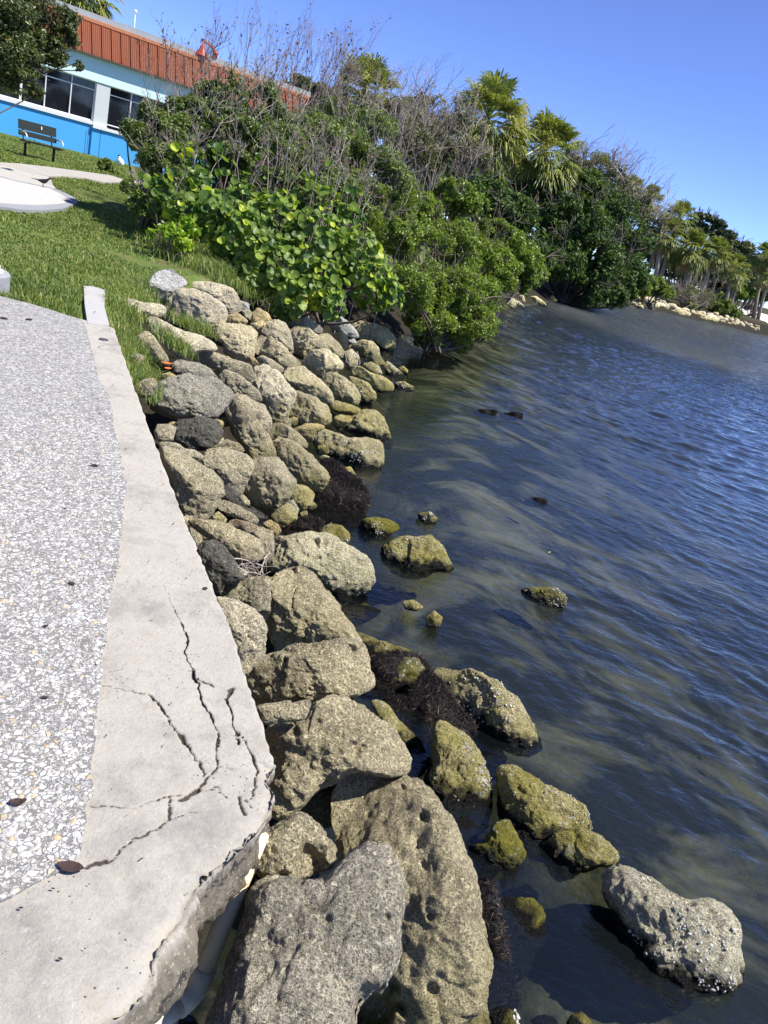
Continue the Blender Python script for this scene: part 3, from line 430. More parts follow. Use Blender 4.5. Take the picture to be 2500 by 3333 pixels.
ROCKS = """3|t|195,230 250,205 330,125 385,120 420,145 465,185 440,205 400,240 350,270 300,280 240,275|w|.6|flat topped pale slab rock rising from the lawn at the head of the rock pile
3|c|65,300 110,262 180,262 250,280 330,285 365,300 345,345 290,352 220,348 150,325 80,320|c|.55|low flat cream rock beside the white slab at the end of the seawall
3|t|355,330 380,265 430,215 500,215 580,250 640,280 660,340 640,395 600,432 530,410 440,385 360,370|c|.7|largest tan boulder at the head of the pile, stained brown with dry roots
3|c|480,185 560,180 630,190 690,215 720,260 735,310 690,335 640,300 580,245 500,215|c|.6|broken cream rock against the broad-leaved bush behind the largest tan boulder
3|w|720,265 770,285 772,312 735,318|w|.6|small white stone right of the broken cream rock by the bush
3|c|640,375 660,340 720,335 765,370 745,392 690,392|y|.6|bright cream stone between the tan boulder and the yellow stones
3|g|735,320 765,310 785,330 775,365 745,350|g|.6|small grey stone wedged below the white stone near the bush
3|y|785,330 810,305 860,330 882,362 850,380 800,400 780,380|y|.6|yellow lumpy stone under the lowest leaves of the broad-leaved bush
3|y|770,385 830,370 855,385 830,405 800,418|y|.5|flat yellow stone just below the lumpy yellow stone
3|t|600,405 640,385 720,388 780,400 810,430 800,480 790,540 760,565 700,560 650,520 640,470 605,440|t|.6|square tan rock below the bright cream stone in the upper pile
3|c|250,365 310,350 370,380 430,415 500,430 570,460 620,500 610,520 540,515 480,545 420,540 380,510 330,460 290,430 290,395|c|.5|long knobbly cream rock running down from the grass tuft
3|g|215,450 262,420 300,440 340,500 372,550 370,575 320,560 270,540 225,500|t|.5|upright pointed rock standing in the grass beside the seawall
3|g|190,540 220,525 255,545 250,585 210,590 190,570|g|.7|small round stone half hidden in the grass beside the seawall
3|y|340,630 380,618 415,640 400,672 350,670|y|.6|small yellow stone beside the orange dry leaf
3|g|205,690 250,660 300,650 320,680 290,740 235,745|g|.6|grey rock tucked under the grass tuft against the seawall
3|g|395,580 430,560 500,575 560,590 610,640 620,665 560,675 500,640 440,630 400,625|b|.5|rough pale grey rock just behind the big streaked grey boulder
3|g|470,560 500,525 560,515 620,530 700,560 770,580 790,620 795,670 760,670 700,640 640,610 560,590 510,570|g|.5|long low grey rock lying across the middle of the upper pile
3|y|760,545 785,535 820,580 790,585|y|.6|tiny orange-yellow stone wedged at the end of the long low grey rock
3|g|275,720 310,680 400,650 460,632 520,650 600,650 680,710 690,740 640,800 600,840 540,850 450,850 380,840 310,800 280,770|b|.7|big streaked grey boulder next to the seawall
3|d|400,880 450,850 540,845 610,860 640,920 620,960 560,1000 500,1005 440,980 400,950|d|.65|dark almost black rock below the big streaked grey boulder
3|g|620,640 660,612 720,635 780,680 820,720 840,760 790,770 720,740 680,715 635,680|g|.5|sloping grey rock right of the big streaked grey boulder
3|c|790,600 850,585 910,620 950,670 990,720 980,780 960,840 920,870 880,860 850,790 820,740 800,680|c|.6|large pale cream rock in the middle of the upper pile
3|g|645,770 690,730 740,735 790,770 840,790 880,870 860,920 890,990 915,1056 790,1056 740,980 700,920 670,850|g|.6|tall ridged grey rock leaning down towards the double boulder
3|t|805,430 850,380 900,362 950,380 975,430 985,500 975,540 920,500 850,450|g|.6|rounded grey rock right of the square tan rock
3|t|800,480 820,450 870,445 930,480 980,540 1030,580 1000,620 950,600 900,560 840,540 805,530|t|.5|tan diagonal rock in front of the rounded grey rock
3|g|805,550 840,538 900,570 942,600 930,625 880,610 830,585|g|.5|thin sausage-shaped grey rock below the tan diagonal rock
3|t|950,370 1000,345 1060,355 1110,385 1140,420 1110,430 1050,400 980,400|b|.5|grey rock directly under the drooping leaves above the block-shaped white rock
3|t|960,420 1000,400 1060,405 1110,440 1160,490 1165,515 1100,510 1040,545 1000,520 975,470|t|.6|broad tan rock left of the block-shaped white rock
3|w|1155,345 1200,332 1240,360 1290,410 1310,440 1300,455 1250,450 1220,425 1170,400|w|.7|smooth block-shaped white rock at the foot of the broad-leaved bush
3|y|1170,440 1220,418 1255,450 1255,500 1235,515 1200,480|y|.6|honey yellow stone under the block-shaped white rock
3|g|1110,435 1160,430 1210,480 1245,530 1235,555 1190,540 1140,490|g|.5|narrow grey rock left of the honey yellow stone
3|t|1275,370 1340,375 1400,390 1450,410 1490,460 1480,510 1450,530 1410,500 1380,470 1300,465 1280,440|t|.7|lumpy tan rock with oysters at the water below the mangrove edge
3|w|1255,465 1290,455 1300,475 1275,485|w|.6|tiny white stone between the honey yellow stone and the lumpy tan rock
3|g|1260,490 1320,465 1380,470 1410,510 1410,550 1370,560 1310,540 1270,520|t|.6|brown rock in front of the lumpy tan rock
3|d|1330,530 1370,510 1415,540 1440,585 1400,590 1345,580|d|.6|small dark pointed rock at the water in the upper pile
3|c|1240,520 1275,505 1310,545 1300,590 1260,600 1240,560|c|.6|small cream stone with a twig left of the dark pointed rock
3|t|1040,560 1080,520 1140,505 1190,530 1230,580 1225,610 1160,620 1135,650 1080,640 1040,600|t|.6|pale tan upper half of a saddle of two rocks mid pile
3|t|930,640 960,600 1040,600 1100,640 1150,690 1185,750 1170,780 1110,760 1060,730 990,700 950,680|t|.6|long tan rock sloping to the water in front of the pale tan rock
3|o|1130,650 1160,620 1220,640 1280,680 1315,730 1300,785 1240,780 1180,750 1145,690|g|.6|smooth dark tan rock standing right of the long sloping tan rock
3|o|1250,640 1300,650 1360,680 1395,730 1390,760 1330,765 1310,730 1280,680|o|.6|olive rock with white oysters at its tip beside the smooth dark tan rock
3|o|1275,600 1310,585 1360,620 1420,640 1470,670 1480,700 1460,720 1400,715 1330,665 1285,635|o|.5|long olive rock with an oyster crust reaching into the water
3|g|1330,580 1370,570 1410,590 1425,630 1390,640 1350,610|g|.6|small brown rock behind the long oyster crusted rock
3|c|1430,590 1450,565 1490,600 1530,630 1535,660 1480,670 1445,640|c|.6|cream rock with an orange stain at the outer point of the upper pile
3|o|1500,600 1525,590 1550,610 1552,650 1530,640|o|.6|small olive stone behind the orange stained rock at the outer point
3|o|1485,670 1530,665 1575,690 1588,705 1560,718 1490,710|o|.5|outermost low olive stone in the water at the point of the upper pile
3|g|970,740 1010,712 1080,740 1140,780 1175,830 1170,870 1110,885 1040,885 985,860 965,810|g|.7|rounded brown grey boulder with an overhanging top mid pile
3|o|1175,770 1200,760 1270,780 1325,805 1300,830 1220,825 1180,805|o|.5|flat olive stone above the round yellowish boulder
3|y|1185,840 1220,828 1285,840 1250,880 1220,905 1185,880|y|.5|small yellow stone left of the round yellowish boulder
3|c|935,860 960,842 978,860 970,885 940,880|c|.6|tiny cream stone left of the rounded brown grey boulder foot
3|y|985,900 1050,875 1110,875 1150,890 1100,920 1080,960 1010,930|y|.5|flat honey coloured rock below the rounded brown grey boulder
3|o|1225,910 1270,850 1330,810 1390,810 1430,850 1465,940 1470,990 1440,1000 1400,970 1330,950 1250,940|t|.75|round yellowish boulder at the water edge with wet dark side
4|o|955,240 970,190 1030,180 1100,210 1180,240 1260,235 1340,245 1372,300 1360,400 1330,445 1250,450 1180,430 1120,370 1060,345 990,300|t|.65|large pale boulder with oysters at the water above the upper seaweed mat
4|g|710,150 760,140 820,165 870,200 920,260 930,290 870,280 820,250 760,230 715,240 700,200|g|.5|curved grey rock arching behind the grooved oval boulder
4|g|755,260 790,235 850,260 910,310 960,360 1010,400 1050,450 1055,500 1010,540 960,545 900,520 850,480 800,430 765,370 745,310|g|.6|grooved oval boulder leaning on the upper seaweed mat
4|c|710,255 750,225 790,235 765,285 720,290|c|.6|cream stone showing between the ridged rock and the grooved oval boulder
4|c|5,190 25,150 90,150 135,170 110,245 50,250 15,235|c|.6|cream stone in the shade beside the seawall, left of the dark rock
4|c|25,260 90,255 160,270 190,300 230,295 300,340 300,370 240,350 150,330 50,310|c|.5|long cream rock behind the tall rough boulder at the seawall
4|g|45,300 120,300 190,330 260,370 330,430 420,510 420,560 390,610 350,680 290,715 210,720 170,680 140,600 100,480 60,380|g|.6|tall rough boulder leaning against the middle of the seawall
4|t|320,300 370,255 440,240 510,265 550,310 480,320 380,300|t|.6|tan rock top showing behind the double boulder
4|g|290,370 330,300 420,285 500,310 560,340 600,400 560,500 500,580 440,590 400,490 330,420|g|.65|left lobe of the big double boulder
4|g|490,450 550,380 640,350 740,360 810,430 850,490 810,590 760,650 690,680 600,650 530,580 495,520|g|.8|smooth round right lobe of the big double boulder
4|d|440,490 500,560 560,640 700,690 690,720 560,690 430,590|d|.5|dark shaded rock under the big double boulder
4|g|385,620 430,602 510,640 590,680 630,720 620,750 560,740 470,700 390,660|g|.5|long grey stone lying under the shadow of the double boulder
4|g|350,700 390,670 440,720 430,740 360,730|o|.5|small rock between the tall rough boulder and the long grey stone
4|p|445,735 490,718 560,735 630,760 620,790 570,800 500,775|p|.5|pinkish cream pitted stone below the long grey stone
4|y|655,745 700,722 750,750 765,790 740,820 690,790|y|.6|yellow knobbly stone beside the pinkish pitted stone
4|o|805,560 850,510 920,525 965,565 950,640 900,665 830,630|o|.65|olive boulder at the left edge of the upper seaweed mat
4|o|700,700 770,640 810,620 860,660 860,720 800,755 730,740|o|.6|greenish split rock below the round lobe of the double boulder
4|w|800,610 840,605 875,660 860,690|w|.5|small white stone behind the greenish split rock
4|p|875,680 920,665 925,690 890,720|p|.5|tiny pink stone at the left edge of the upper seaweed mat
4|o|1010,770 1060,750 1130,755 1170,800 1175,850 1150,878 1080,830 1010,810|o|.6|yellow green rounded rock at the lower edge of the upper seaweed mat
4|o|1130,410 1180,405 1215,450 1205,475 1160,450|o|.6|tiny yellow stone poking out of the top of the upper seaweed mat
4|m|1225,780 1260,720 1340,710 1420,725 1490,775 1440,790 1390,840 1330,858 1240,845|m|.45|flat wet mossy green rock in the water right of the upper seaweed mat
4|g|205,730 230,720 330,730 450,750 560,800 640,850 660,900 640,950 570,985 500,960 440,900 370,860 290,800 240,770|t|.6|smooth wedge-shaped tan boulder beside the seawall above the dry sticks
4|g|210,760 290,820 300,900 290,1000 265,930 235,840|g|.5|narrow rock squeezed between the seawall and the wedge-shaped boulder
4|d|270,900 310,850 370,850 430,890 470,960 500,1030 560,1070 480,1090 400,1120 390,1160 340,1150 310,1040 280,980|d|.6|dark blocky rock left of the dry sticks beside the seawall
4|d|585,790 650,770 715,790 725,860 720,920 690,970 650,960 655,880 620,820|g|.5|grey rock standing between the wedge-shaped boulder and the broad pale boulder
4|p|720,820 790,820 800,840 760,865 725,870|p|.5|small pink stone at the back of the broad pale boulder
4|o|660,1000 700,940 760,860 830,820 920,805 1040,810 1130,860 1220,910 1290,970 1318,1030 1310,1110 1260,1150 1190,1190 1110,1200 1050,1120 980,1060 880,1020 780,1040 680,1060|c|.55|broad pale flat topped boulder at the water beside the mossy rocks
4|g|410,1180 440,1100 500,1085 600,1065 690,1070 700,1130 690,1290 640,1290 600,1270 560,1230 480,1220|g|.6|rough grey rock below the dry sticks, shaded on its right side
5|t|345,0 398,-38 481,-60 537,-32 600,50 640,110 700,190 740,280 740,350 640,350 540,265 460,262 380,275 355,200 372,100|t|.65|humped tan boulder above the pillow-shaped boulder, in front of the broad pale one
5|t|250,390 290,340 380,290 470,265 560,250 640,235 720,240 750,320 772,400 760,440 720,460 620,465 520,480 440,490 340,520 300,500 270,440|t|.75|large pillow-shaped tan boulder left of the lower seaweed mat
5|c|125,60 170,70 220,85 280,110 335,170 335,290 300,330 245,380 215,320 190,250 150,150|c|.5|coarse crumbly cream rock against the seawall
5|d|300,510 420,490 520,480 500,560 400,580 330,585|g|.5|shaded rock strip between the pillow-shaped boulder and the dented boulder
5|t|320,590 400,570 490,560 530,500 600,475 690,470 750,510 800,560 870,590 930,700 940,790 900,815 830,800 740,770 640,820 560,850 500,900 470,960 420,975 350,950 360,880 350,820 370,780 345,690|t|.7|very large dented tan boulder with a round hole beside the cracked seawall end
5|t|750,500 800,480 850,500 880,560 920,600 980,650 1005,730 990,790 940,800 910,740 870,600 800,550|t|.5|smaller tan rock fused to the right side of the dented boulder
5|m|700,190 760,215 840,245 910,265 960,290 995,325 900,300 830,310 750,300 730,250|o|.6|yellow edged rock at the water behind the lower seaweed mat
5|d|750,310 830,315 900,300 980,320 1010,380 980,470 950,500 850,470 770,400|d|.6|brown lump covered in dried weed in the lower seaweed mat
5|o|1030,360 1060,345 1130,375 1190,360 1240,380 1310,420 1380,480 1430,550 1460,620 1480,680 1440,710 1370,700 1300,660 1240,660 1190,620 1170,550 1160,490 1100,480 1060,430|t|.7|large rock with a saddle and yellow oyster crusted foot right of the lower seaweed mat
5|o|1030,700 1045,600 1070,578 1120,610 1190,650 1230,720 1260,800 1275,870 1270,940 1250,1021 1200,1030 1120,1010 1080,930 1020,860 1000,800 1030,780|o|.6|barnacle speckled upright rock below the lower seaweed mat
0|t|1075,2680 1080,2590 1090,2540 1200,2500 1280,2520 1400,2570 1470,2690 1500,2760 1540,2870 1560,3000 1580,3100 1590,3230 1560,3280 1500,3300 1460,3360 1440,3450 1200,3450 1170,3300 1150,3100 1130,2900 1110,2780|t|.6|longest smooth boulder running down to the bottom edge with small dark holes
6|g|60,700 75,620 110,540 150,430 180,330 200,240 270,215 350,225 430,215 460,150 500,125 560,150 600,200 620,300 610,400 600,480 560,550 500,570 480,640 470,740 260,760|h|.75|huge rough dark grey boulder at the bottom edge beside the plastic pipe
6|g|185,190 210,110 280,70 330,50 380,80 430,140 420,190 370,215 300,235 220,225|g|.7|rough rock below the seawall corner above the huge dark grey boulder
6|m|800,130 850,130 880,70 920,62 950,110 968,155 930,200 870,200 820,170|m|.65|pyramid-shaped yellow green rock in the shallows
0|o|1622,2510 1673,2495 1720,2527 1775,2558 1854,2597 1895,2630 1908,2700 1850,2740 1800,2800 1740,2790 1690,2740 1640,2690 1625,2610|o|.6|barnacle covered rock in the shallows right of the pyramid-shaped rock
6|g|1000,140 1050,95 1130,85 1190,110 1228,160 1225,185 1170,190 1110,215 1070,235 1030,190|o|.65|round rock joined to the front of the barnacle covered rock
6|c|1190,210 1250,190 1320,230 1390,270 1440,290 1500,285 1550,310 1580,370 1582,450 1580,530 1500,560 1400,550 1330,530 1280,470 1240,400 1215,320 1195,260|k|.7|large whitish bean-shaped boulder in the water at the lower right
6|m|890,300 925,262 1000,262 1035,295 1030,380 990,450 960,500 925,490 915,400|m|.25|submerged mossy yellow stone at the water surface near the bottom edge
6|m|872,600 900,588 940,608 948,660 880,670|m|.6|small oyster clump at the bottom edge right of the small brown stone
6|m|1000,608 1038,590 1072,608 1080,665 1008,665|g|.6|white shell crusted lump at the bottom edge under the submerged mossy stone
6|m|1085,640 1100,612 1130,605 1160,640 1150,670|o|.6|small yellowish stone at the very bottom edge farthest right
6|p|760,590 800,555 850,570 870,640 850,720 770,720|g|.6|small brown stone at the bottom edge beside the longest smooth boulder
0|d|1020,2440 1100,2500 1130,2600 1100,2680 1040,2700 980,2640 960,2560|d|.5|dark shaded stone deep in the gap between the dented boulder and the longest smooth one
0|d|1460,2690 1510,2650 1560,2700 1550,2800 1500,2830|m|.5|dark stone under water between the pyramid-shaped rock and the longest smooth boulder
F|o|830,1180 870,1163 930,1158 960,1185 965,1210 985,1228 975,1237 940,1232 925,1245 895,1252 850,1235 828,1208|o|.6|olive topped rock standing alone in the water with a short tail
F|m|903,1110 925,1105 945,1118 940,1130 920,1132 905,1122|g|.5|small shell crusted lump barely above the water
F|d|1125,1273 1160,1268 1200,1270 1222,1290 1215,1310 1180,1312 1130,1290|d|.6|dark oyster crusted oblong rock farthest out in the open water
F|m|868,1308 890,1305 911,1320 895,1330 872,1325|m|.6|small yellow green rock in the water, the upper of a pair
F|m|918,1342 935,1328 953,1343 945,1363 920,1362|m|.6|small yellow green rock in the water, the lower of a pair
F|m|735,1300 790,1290 828,1308 800,1330 770,1340 745,1325|m|.3|flat submerged mossy rock beside the broad pale boulder
R|c|125,470 170,430 220,400 290,440 240,500 300,560 200,560 120,540|c|.6|pale flat rock at the water under the right end of the mangrove
R|w|225,455 290,430 350,480 358,520 300,520 250,500|w|.6|whitish rock leaning at the water under the right end of the mangrove
R|t|270,400 300,365 345,375 362,430 350,480 300,440|t|.6|brown rock behind the whitish leaning rock under the mangrove
R|t|370,440 420,380 480,380 550,430 600,480 520,510 430,480|t|.6|broad brown rock at the water right of the whitish leaning rock
R|t|600,420 650,370 700,410 715,470 650,465|o|.6|yellowish rock at the tip of the mangrove's right end
R|c|740,290 770,280 830,370 870,415 820,415 760,350|c|.5|thin pale leaning rock at the mouth of the shaded gap in the far bank
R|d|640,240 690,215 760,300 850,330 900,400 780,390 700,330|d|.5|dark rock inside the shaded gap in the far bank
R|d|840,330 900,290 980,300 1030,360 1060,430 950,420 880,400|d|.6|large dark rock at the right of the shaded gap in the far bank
R|t|1020,340 1100,350 1180,390 1160,440 1090,430 1040,380|c|.6|sunlit rock at the right end of the shaded gap in the far bank
R|w|1160,410 1240,400 1255,435 1210,455 1170,440|w|.6|white stone at the water beyond the shaded gap in the far bank"""
RK = {}
for ln in ROCKS.split('\n'):
    fr_, _, s_, col, th_, lab = ln.split('|'); z_ = None; g_ = None
    if 'of a pair' in lab: col = 'y'
    if 'dark shaded stone deep' in lab: z_ = .42
    if 'under water' in lab: z_ = -.06
    if 'submerged' in lab: z_ = .0 if 'beside the broad' in lab else .01
    if 'double boulder' in lab and 'lobe' in lab: pass
    RK[lab] = rock(px(fr_, s_), col, float(th_), lab, g_, z=z_, up=-.05 if 'submerged' in lab else .035 if 'of a pair' in lab else 0.)
# loose stones along the far shore
k = 0
LBS = ['one of the small pale stones on the far bank under the big dark tree', 'one of the stones heaped under the yellow green bush on the far bank', 'one of the jumbled pale stones below the bright green rounded bush and grey twig mound', 'one of the small stones in front of the dark green bush of the far bank', 'one of the smallest stones along the far waterline next to the white beach']
for (u1, v1, u2, v2, n, sz_) in ((1985, 975, 2140, 1005, 26, 9), (2060, 960, 2135, 995, 18, 14), (2140, 985, 2240, 1025, 40, 10), (2240, 1015, 2330, 1040, 30, 9), (2320, 1030, 2470, 1070, 40, 7)):
    for i_ in range(n):
        f_ = random.random(); u_ = u1+(u2-u1)*f_; v_ = v1+(v2-v1)*f_+random.uniform(-16, 4)+6; s_ = sz_*random.uniform(.5, 1.5)
        P = [(u_+s_*1.3*math.cos(a)*random.uniform(.7, 1.15), v_+s_*.8*math.sin(a)*random.uniform(.7, 1.15)) for a in np.linspace(0, 6.28, 8)[:-1]]
        rock(P, random.choice('ccttyg'), .6, LBS[k], 'stones along the far shore', sub=3)
    k += 1
# ------------------------------------------------------------------ paths, round pad, beach
def drape(pxs, off, name, mat, f=None, ring=10, kind='structure', jit=.01, z=None):
    P = dens([hit(u, v, lawn if f is None else f, 5) for u, v in pxs+[pxs[0]]], .25, jit)[:-1, :2]
    _, c = area_c(P); V = [c]; n = len(P); F = []
    for k in range(1, ring+1): V += list(c+(P-c)*k/ring)
    V = np.array(V); F = [(0, 1+i, 1+(i+1) % n) for i in range(n)]
    for k in range(ring-1):
        a = 1+k*n; F += [(a+i, a+n+i, a+n+(i+1) % n, a+(i+1) % n) for i in range(n)]
    Z = ground(V)+off+.012*0
    V3 = np.c_[V, Z]; b = len(V3); V3 = np.vstack([V3, V3[-n:]-[0, 0, .1]]); a = 1+(ring-1)*n; F += [(a+i, b+i, b+(i+1) % n, a+(i+1) % n) for i in range(n)]
    o = mk(name, V3, F, mat); 
    if kind: o['kind'] = kind
    return o, P
PATHM = mat_plain('path_concrete', (.40, .375, .33), .9, .15, 3, bump=.3)
K = 400/1659
def f1(s): a = [float(t) for t in s.split()]; return [(60+K*a[i], 380+K*a[i+1]) for i in range(0, len(a), 2)]
_, PA = drape([(-250, 528)]+f1('-240 640 0 655 400 700 900 765 1260 815 1420 870 1700 900 1700 960 1400 905 1150 905 900 850 640 825 400 830 0 745')+[(-250, 540)], .035, 'path', PATHM)
_, PB = drape([(-250, 543)]+f1('-240 690 0 750 400 836 440 890 500 1010 300 1030 0 900')+[(-250, 610)], .040, 'spur_path', mat_plain('spur_concrete', (.43, .41, .37), .9, .12, 3, bump=.3))
_, PC = drape([(-420, 640), (-250, 585)]+f1('-240 840 0 905 250 950 430 990 560 1030 760 1130 805 1180 770 1215 690 1235')+[(205, 688), (140, 694), (60, 692), (0, 684), (-200, 690), (-400, 690)], .046, 'pad_rim', mat_plain('pad_rim_concrete', (.28, .29, .31), .9, .12, 4, bump=.3))
t = NT('white_shell_pad'); g = t.pos(); v = t.n('TexVoronoi', {'Vector': g, 'Scale': 40.}); c = t.mix(t.ramp(v.outputs['Distance'], (.3, 0.), (.6, .7)), (.60, .575, .54), (.38, .355, .32))
PADM = t.done(t.pbsdf(t.mix(t.ramp(t.noise(g, 3, 5), (.5, 0.), (.75, .35)), c, (.55, .5, .43)), .9))
_, PD = drape([(-400, 655), (-240, 610)]+f1('-240 860 0 925 240 968 420 1010 600 1100 668 1165 620 1205 540 1222')+[(178, 675), (120, 678), (60, 676), (0, 672), (-200, 676), (-380, 678)], .052, 'round_pad', PADM, jit=.004)
# beach at the far right
Rf = lambda s: [(2000+.3014*float(a), 700+.3014*float(b)) for a, b in [q.split(',') for q in s.split()]]
def beach():
    top_ = [hit(u, v, lambda p: np.full(len(p), 1.5), 60, 300) for u, v in Rf('1310,1003 1400,1020 1560,1075 1680,1110 1900,1170')]
    bot = [at(u, v, .02) for u, v in Rf('1290,1190 1400,1210 1540,1250 1680,1300 1900,1370')]
    n = 40; V = []; F = []
    for k in range(n+1):
        s_ = k/n*(len(top_)-1); i = min(int(s_), len(top_)-2); f = s_-i
        a = top_[i]*(1-f)+top_[i+1]*f; b = bot[i]*(1-f)+bot[i+1]*f; bk = a+(a-b)*np.array([.8, .8, 0])+[0, 0, .1]
        for m_ in range(9):
            w_ = m_/8; p = b*(1-w_)+a*w_; p = p.copy(); p[2] = .02+1.5*w_**.8+.22; V.append(p)
        V.append(bk); 
    for k in range(n):
        for m_ in range(9): a = k*10+m_; F.append((a, a+10, a+11, a+1))
    return V, F
V, F = beach(); struct('beach', V, F, mat_plain('white_sand', (.72, .68, .62), .95, .08, 1.2, bump=.3), True)

# ------------------------------------------------------------------ leaves / twigs
def leaves(P, N, size, asp=.5, fold=.25, jit=.35, rng=RNG):
    """diamond leaves folded along the midrib: P positions, N normals"""
    n = len(P); s = size*np.clip(1+jit*rng.standard_normal(n), .4, 1.8); N = nrm(N); r = rng.standard_normal((n, 3)); T = nrm(np.cross(N, r)); B = np.cross(N, T)
    a = P-T*(s*.5)[:, None]; b = P+T*(s*.5)[:, None]; l = P+B*(s*asp*.5)[:, None]+N*(s*fold*.3)[:, None]+T*(s*.06)[:, None]; rr = P-B*(s*asp*.5)[:, None]+N*(s*fold*.3)[:, None]+T*(s*.06)[:, None]
    V = np.stack([a, l, b, rr], 1).reshape(-1, 3); k = np.arange(n)*4; F = np.stack([k, k+1, k+2, k+3], 1); F = np.concatenate([np.stack([k, k+1, k+2], 1), np.stack([k, k+2, k+3], 1)], 0)
    return V, F
def prisms(A, B, ra, rb, k=3):
    A = np.array(A); B = np.array(B); ra = np.array(ra)[:, None]; rb = np.array(rb)[:, None]; n = len(A); t = nrm(B-A); ref = np.where(np.abs(t[:, 2:3]) > .9, [[1., 0, 0]], [[0, 0, 1.]]); u = nrm(np.cross(t, ref)); v = np.cross(t, u); V = []
    for P, r in ((A, ra), (B, rb)):
        for i in range(k): an = 2*math.pi*i/k; V.append(P+r*(math.cos(an)*u+math.sin(an)*v))
    V = np.stack(V, 1).reshape(-1, 3); b = np.arange(n)[:, None]*2*k; F = np.concatenate([np.concatenate([b+i, b+(i+1) % k, b+k+(i+1) % k, b+k+i], 1) for i in range(k)], 0); return V, F
class Segs:
    def __init__(s): s.A = []; s.B = []; s.a = []; s.b = []
    def add(s, A, B, a, b): s.A.append(A); s.B.append(B); s.a.append(a); s.b.append(b)
    def curve(s, p, q, r1, r2, sag=.1, n=4, rng=RNG):
        p = np.array(p, float); q = np.array(q, float); L = np.linalg.norm(q-p); m = rng.standard_normal(3)*L*sag; last = p
        for i in range(1, n+1):
            f = i/n; x = p+(q-p)*f+m*math.sin(math.pi*f); s.add(last, x, r1+(r2-r1)*(i-1)/n, r1+(r2-r1)*f); last = x
    def tree(s, p, d, L, r, lv, nb=3, spread=.6, up=.15, rng=RNG, shr=.68):
        p = np.array(p, float); d = np.array(d, float); d /= np.linalg.norm(d); n = 3; pts = [p]
        for i in range(n):
            d = d+rng.standard_normal(3)*.16+np.array([0, 0, up*.25]); d /= np.linalg.norm(d); q = pts[-1]+d*L/n; s.add(pts[-1], q, r*(1-.25*i/n), r*(1-.25*(i+1)/n)); pts.append(q)
        if lv > 0:
            for j in range(nb):
                b = pts[rng.integers(1, n+1)] if j else pts[-1]; dd = d+rng.standard_normal(3)*spread+np.array([0, 0, up]); s.tree(b, dd, L*shr*rng.uniform(.75, 1.2), r*.6, lv-1, nb, spread, up, rng, shr)
    def mesh(s, k=3): return prisms(s.A, s.B, s.a, s.b, k)
def clumpW(cl):
    out = []
    for u, v, r, d in cl:
        c = atd(u, v, d); D = float((c-CAM)@fw); out.append((c, r*D/FPX))
    return out
def canopy(cl, n, size, asp=.5, gap=.15, inner=.3, rng=RNG, jit=.35, flat=.85, gsc=1.6):
    W = clumpW(cl) if len(cl[0]) == 4 and not isinstance(cl[0][0], np.ndarray) else cl
    w_ = np.array([r*r for _, r in W]); w_ /= w_.sum(); P = []; N = []
    for (c, r), f in zip(W, w_):
        m = int(n*f*1.5)+4; d = nrm(rng.standard_normal((m, 3))); d = nrm(d+0*d); rad = (inner+(1-inner)*rng.random(m)**.45)
        lump = 1+.28*vn(d*2.2+c[None]*3, 9)+.16*vn(d*5+c[None], 19); p = c+d*(r*rad*lump)[:, None]*np.array([1.08, 1.08, flat])
        keep = fbm(p*(gsc/r**.5), 3, 33) > gap-.35; p = p[keep]; d = d[keep]; P.append(p); N.append(d*.5+rng.standard_normal(p.shape)*.6+np.array([.15, 0, .5]))
    P = np.concatenate(P); N = np.concatenate(N); P[:, 2] = np.maximum(P[:, 2], .05); return leaves(P, N, size, asp, rng=rng, jit=jit)
def bush(name, label, cat, cl, n, size, mat, base=None, stems=6, r0_=.03, group=None, bark=BARK, asp=.5, gap=.15, inner=.3, twigs=0, seed=1, partname='foliage', gsc=1.6, flat=.85, trunkname='stems', twmat=None):
    rng = np.random.default_rng(seed); W = clumpW(cl); C_ = np.mean([c for c, _ in W], 0)
    b = np.array([C_[0], C_[1], 0.]) if base is None else np.array(base, float)
    if base is None: b[2] = max(T1(b[0], b[1]), -.1)
    root = thing(name, label, cat, b, group); V, F = canopy(W, n, size, asp, gap, inner, rng, flat=flat, gsc=gsc); part(root, partname, V, F, mat)
    s = Segs()
    for c, r in W:
        for k in range(stems):
            q = c+rng.standard_normal(3)*r*.4; s.curve(b+rng.standard_normal(3)*[.25, .25, 0]*min(1, r), q, r0_, r0_*.35, .08, 5, rng)
            for m_ in range(3): s.tree(q, (q-b)+rng.standard_normal(3)*2, r*.6, r0_*.3, 1, 3, .8, .2, rng)
    V, F = s.mesh(4); part(root, trunkname, V, F, bark)
    if twigs:
        s = Segs()
        for c, r in W:
            for k in range(max(1, int(twigs))): s.tree(c+rng.standard_normal(3)*r*.5, np.array([0, 0, 1.])+rng.standard_normal(3)*.6, r*1.0, r0_*.22, 2, 3, .6, .2, rng)
        V, F = s.mesh(3); part(root, 'twigs', V, F, twmat or TWIG)
    return root
L_OAK = leafmat('oak_leaf', (.035, .055, .018), (.115, .15, .045), .22, .4, (.20, .12, .03), .97)
L_BUT = leafmat('buttonwood_leaf', (.06, .10, .022), (.21, .28, .07), .3, .4)
L_MAN = leafmat('mangrove_leaf', (.07, .125, .02), (.25, .33, .05), .36, .35)
L_DRK = leafmat('dark_evergreen_leaf', (.03, .065, .018), (.11, .17, .045), .25, .5, spec=.2)
L_OLV = leafmat('olive_scrub_leaf', (.075, .085, .04), (.19, .20, .09), .2, .6)
L_LIM = leafmat('lime_leaf', (.13, .24, .02), (.30, .42, .03), .4, .4)
L_FAR = leafmat('distant_leaf', (.045, .065, .028), (.14, .175, .07), .2, .6)
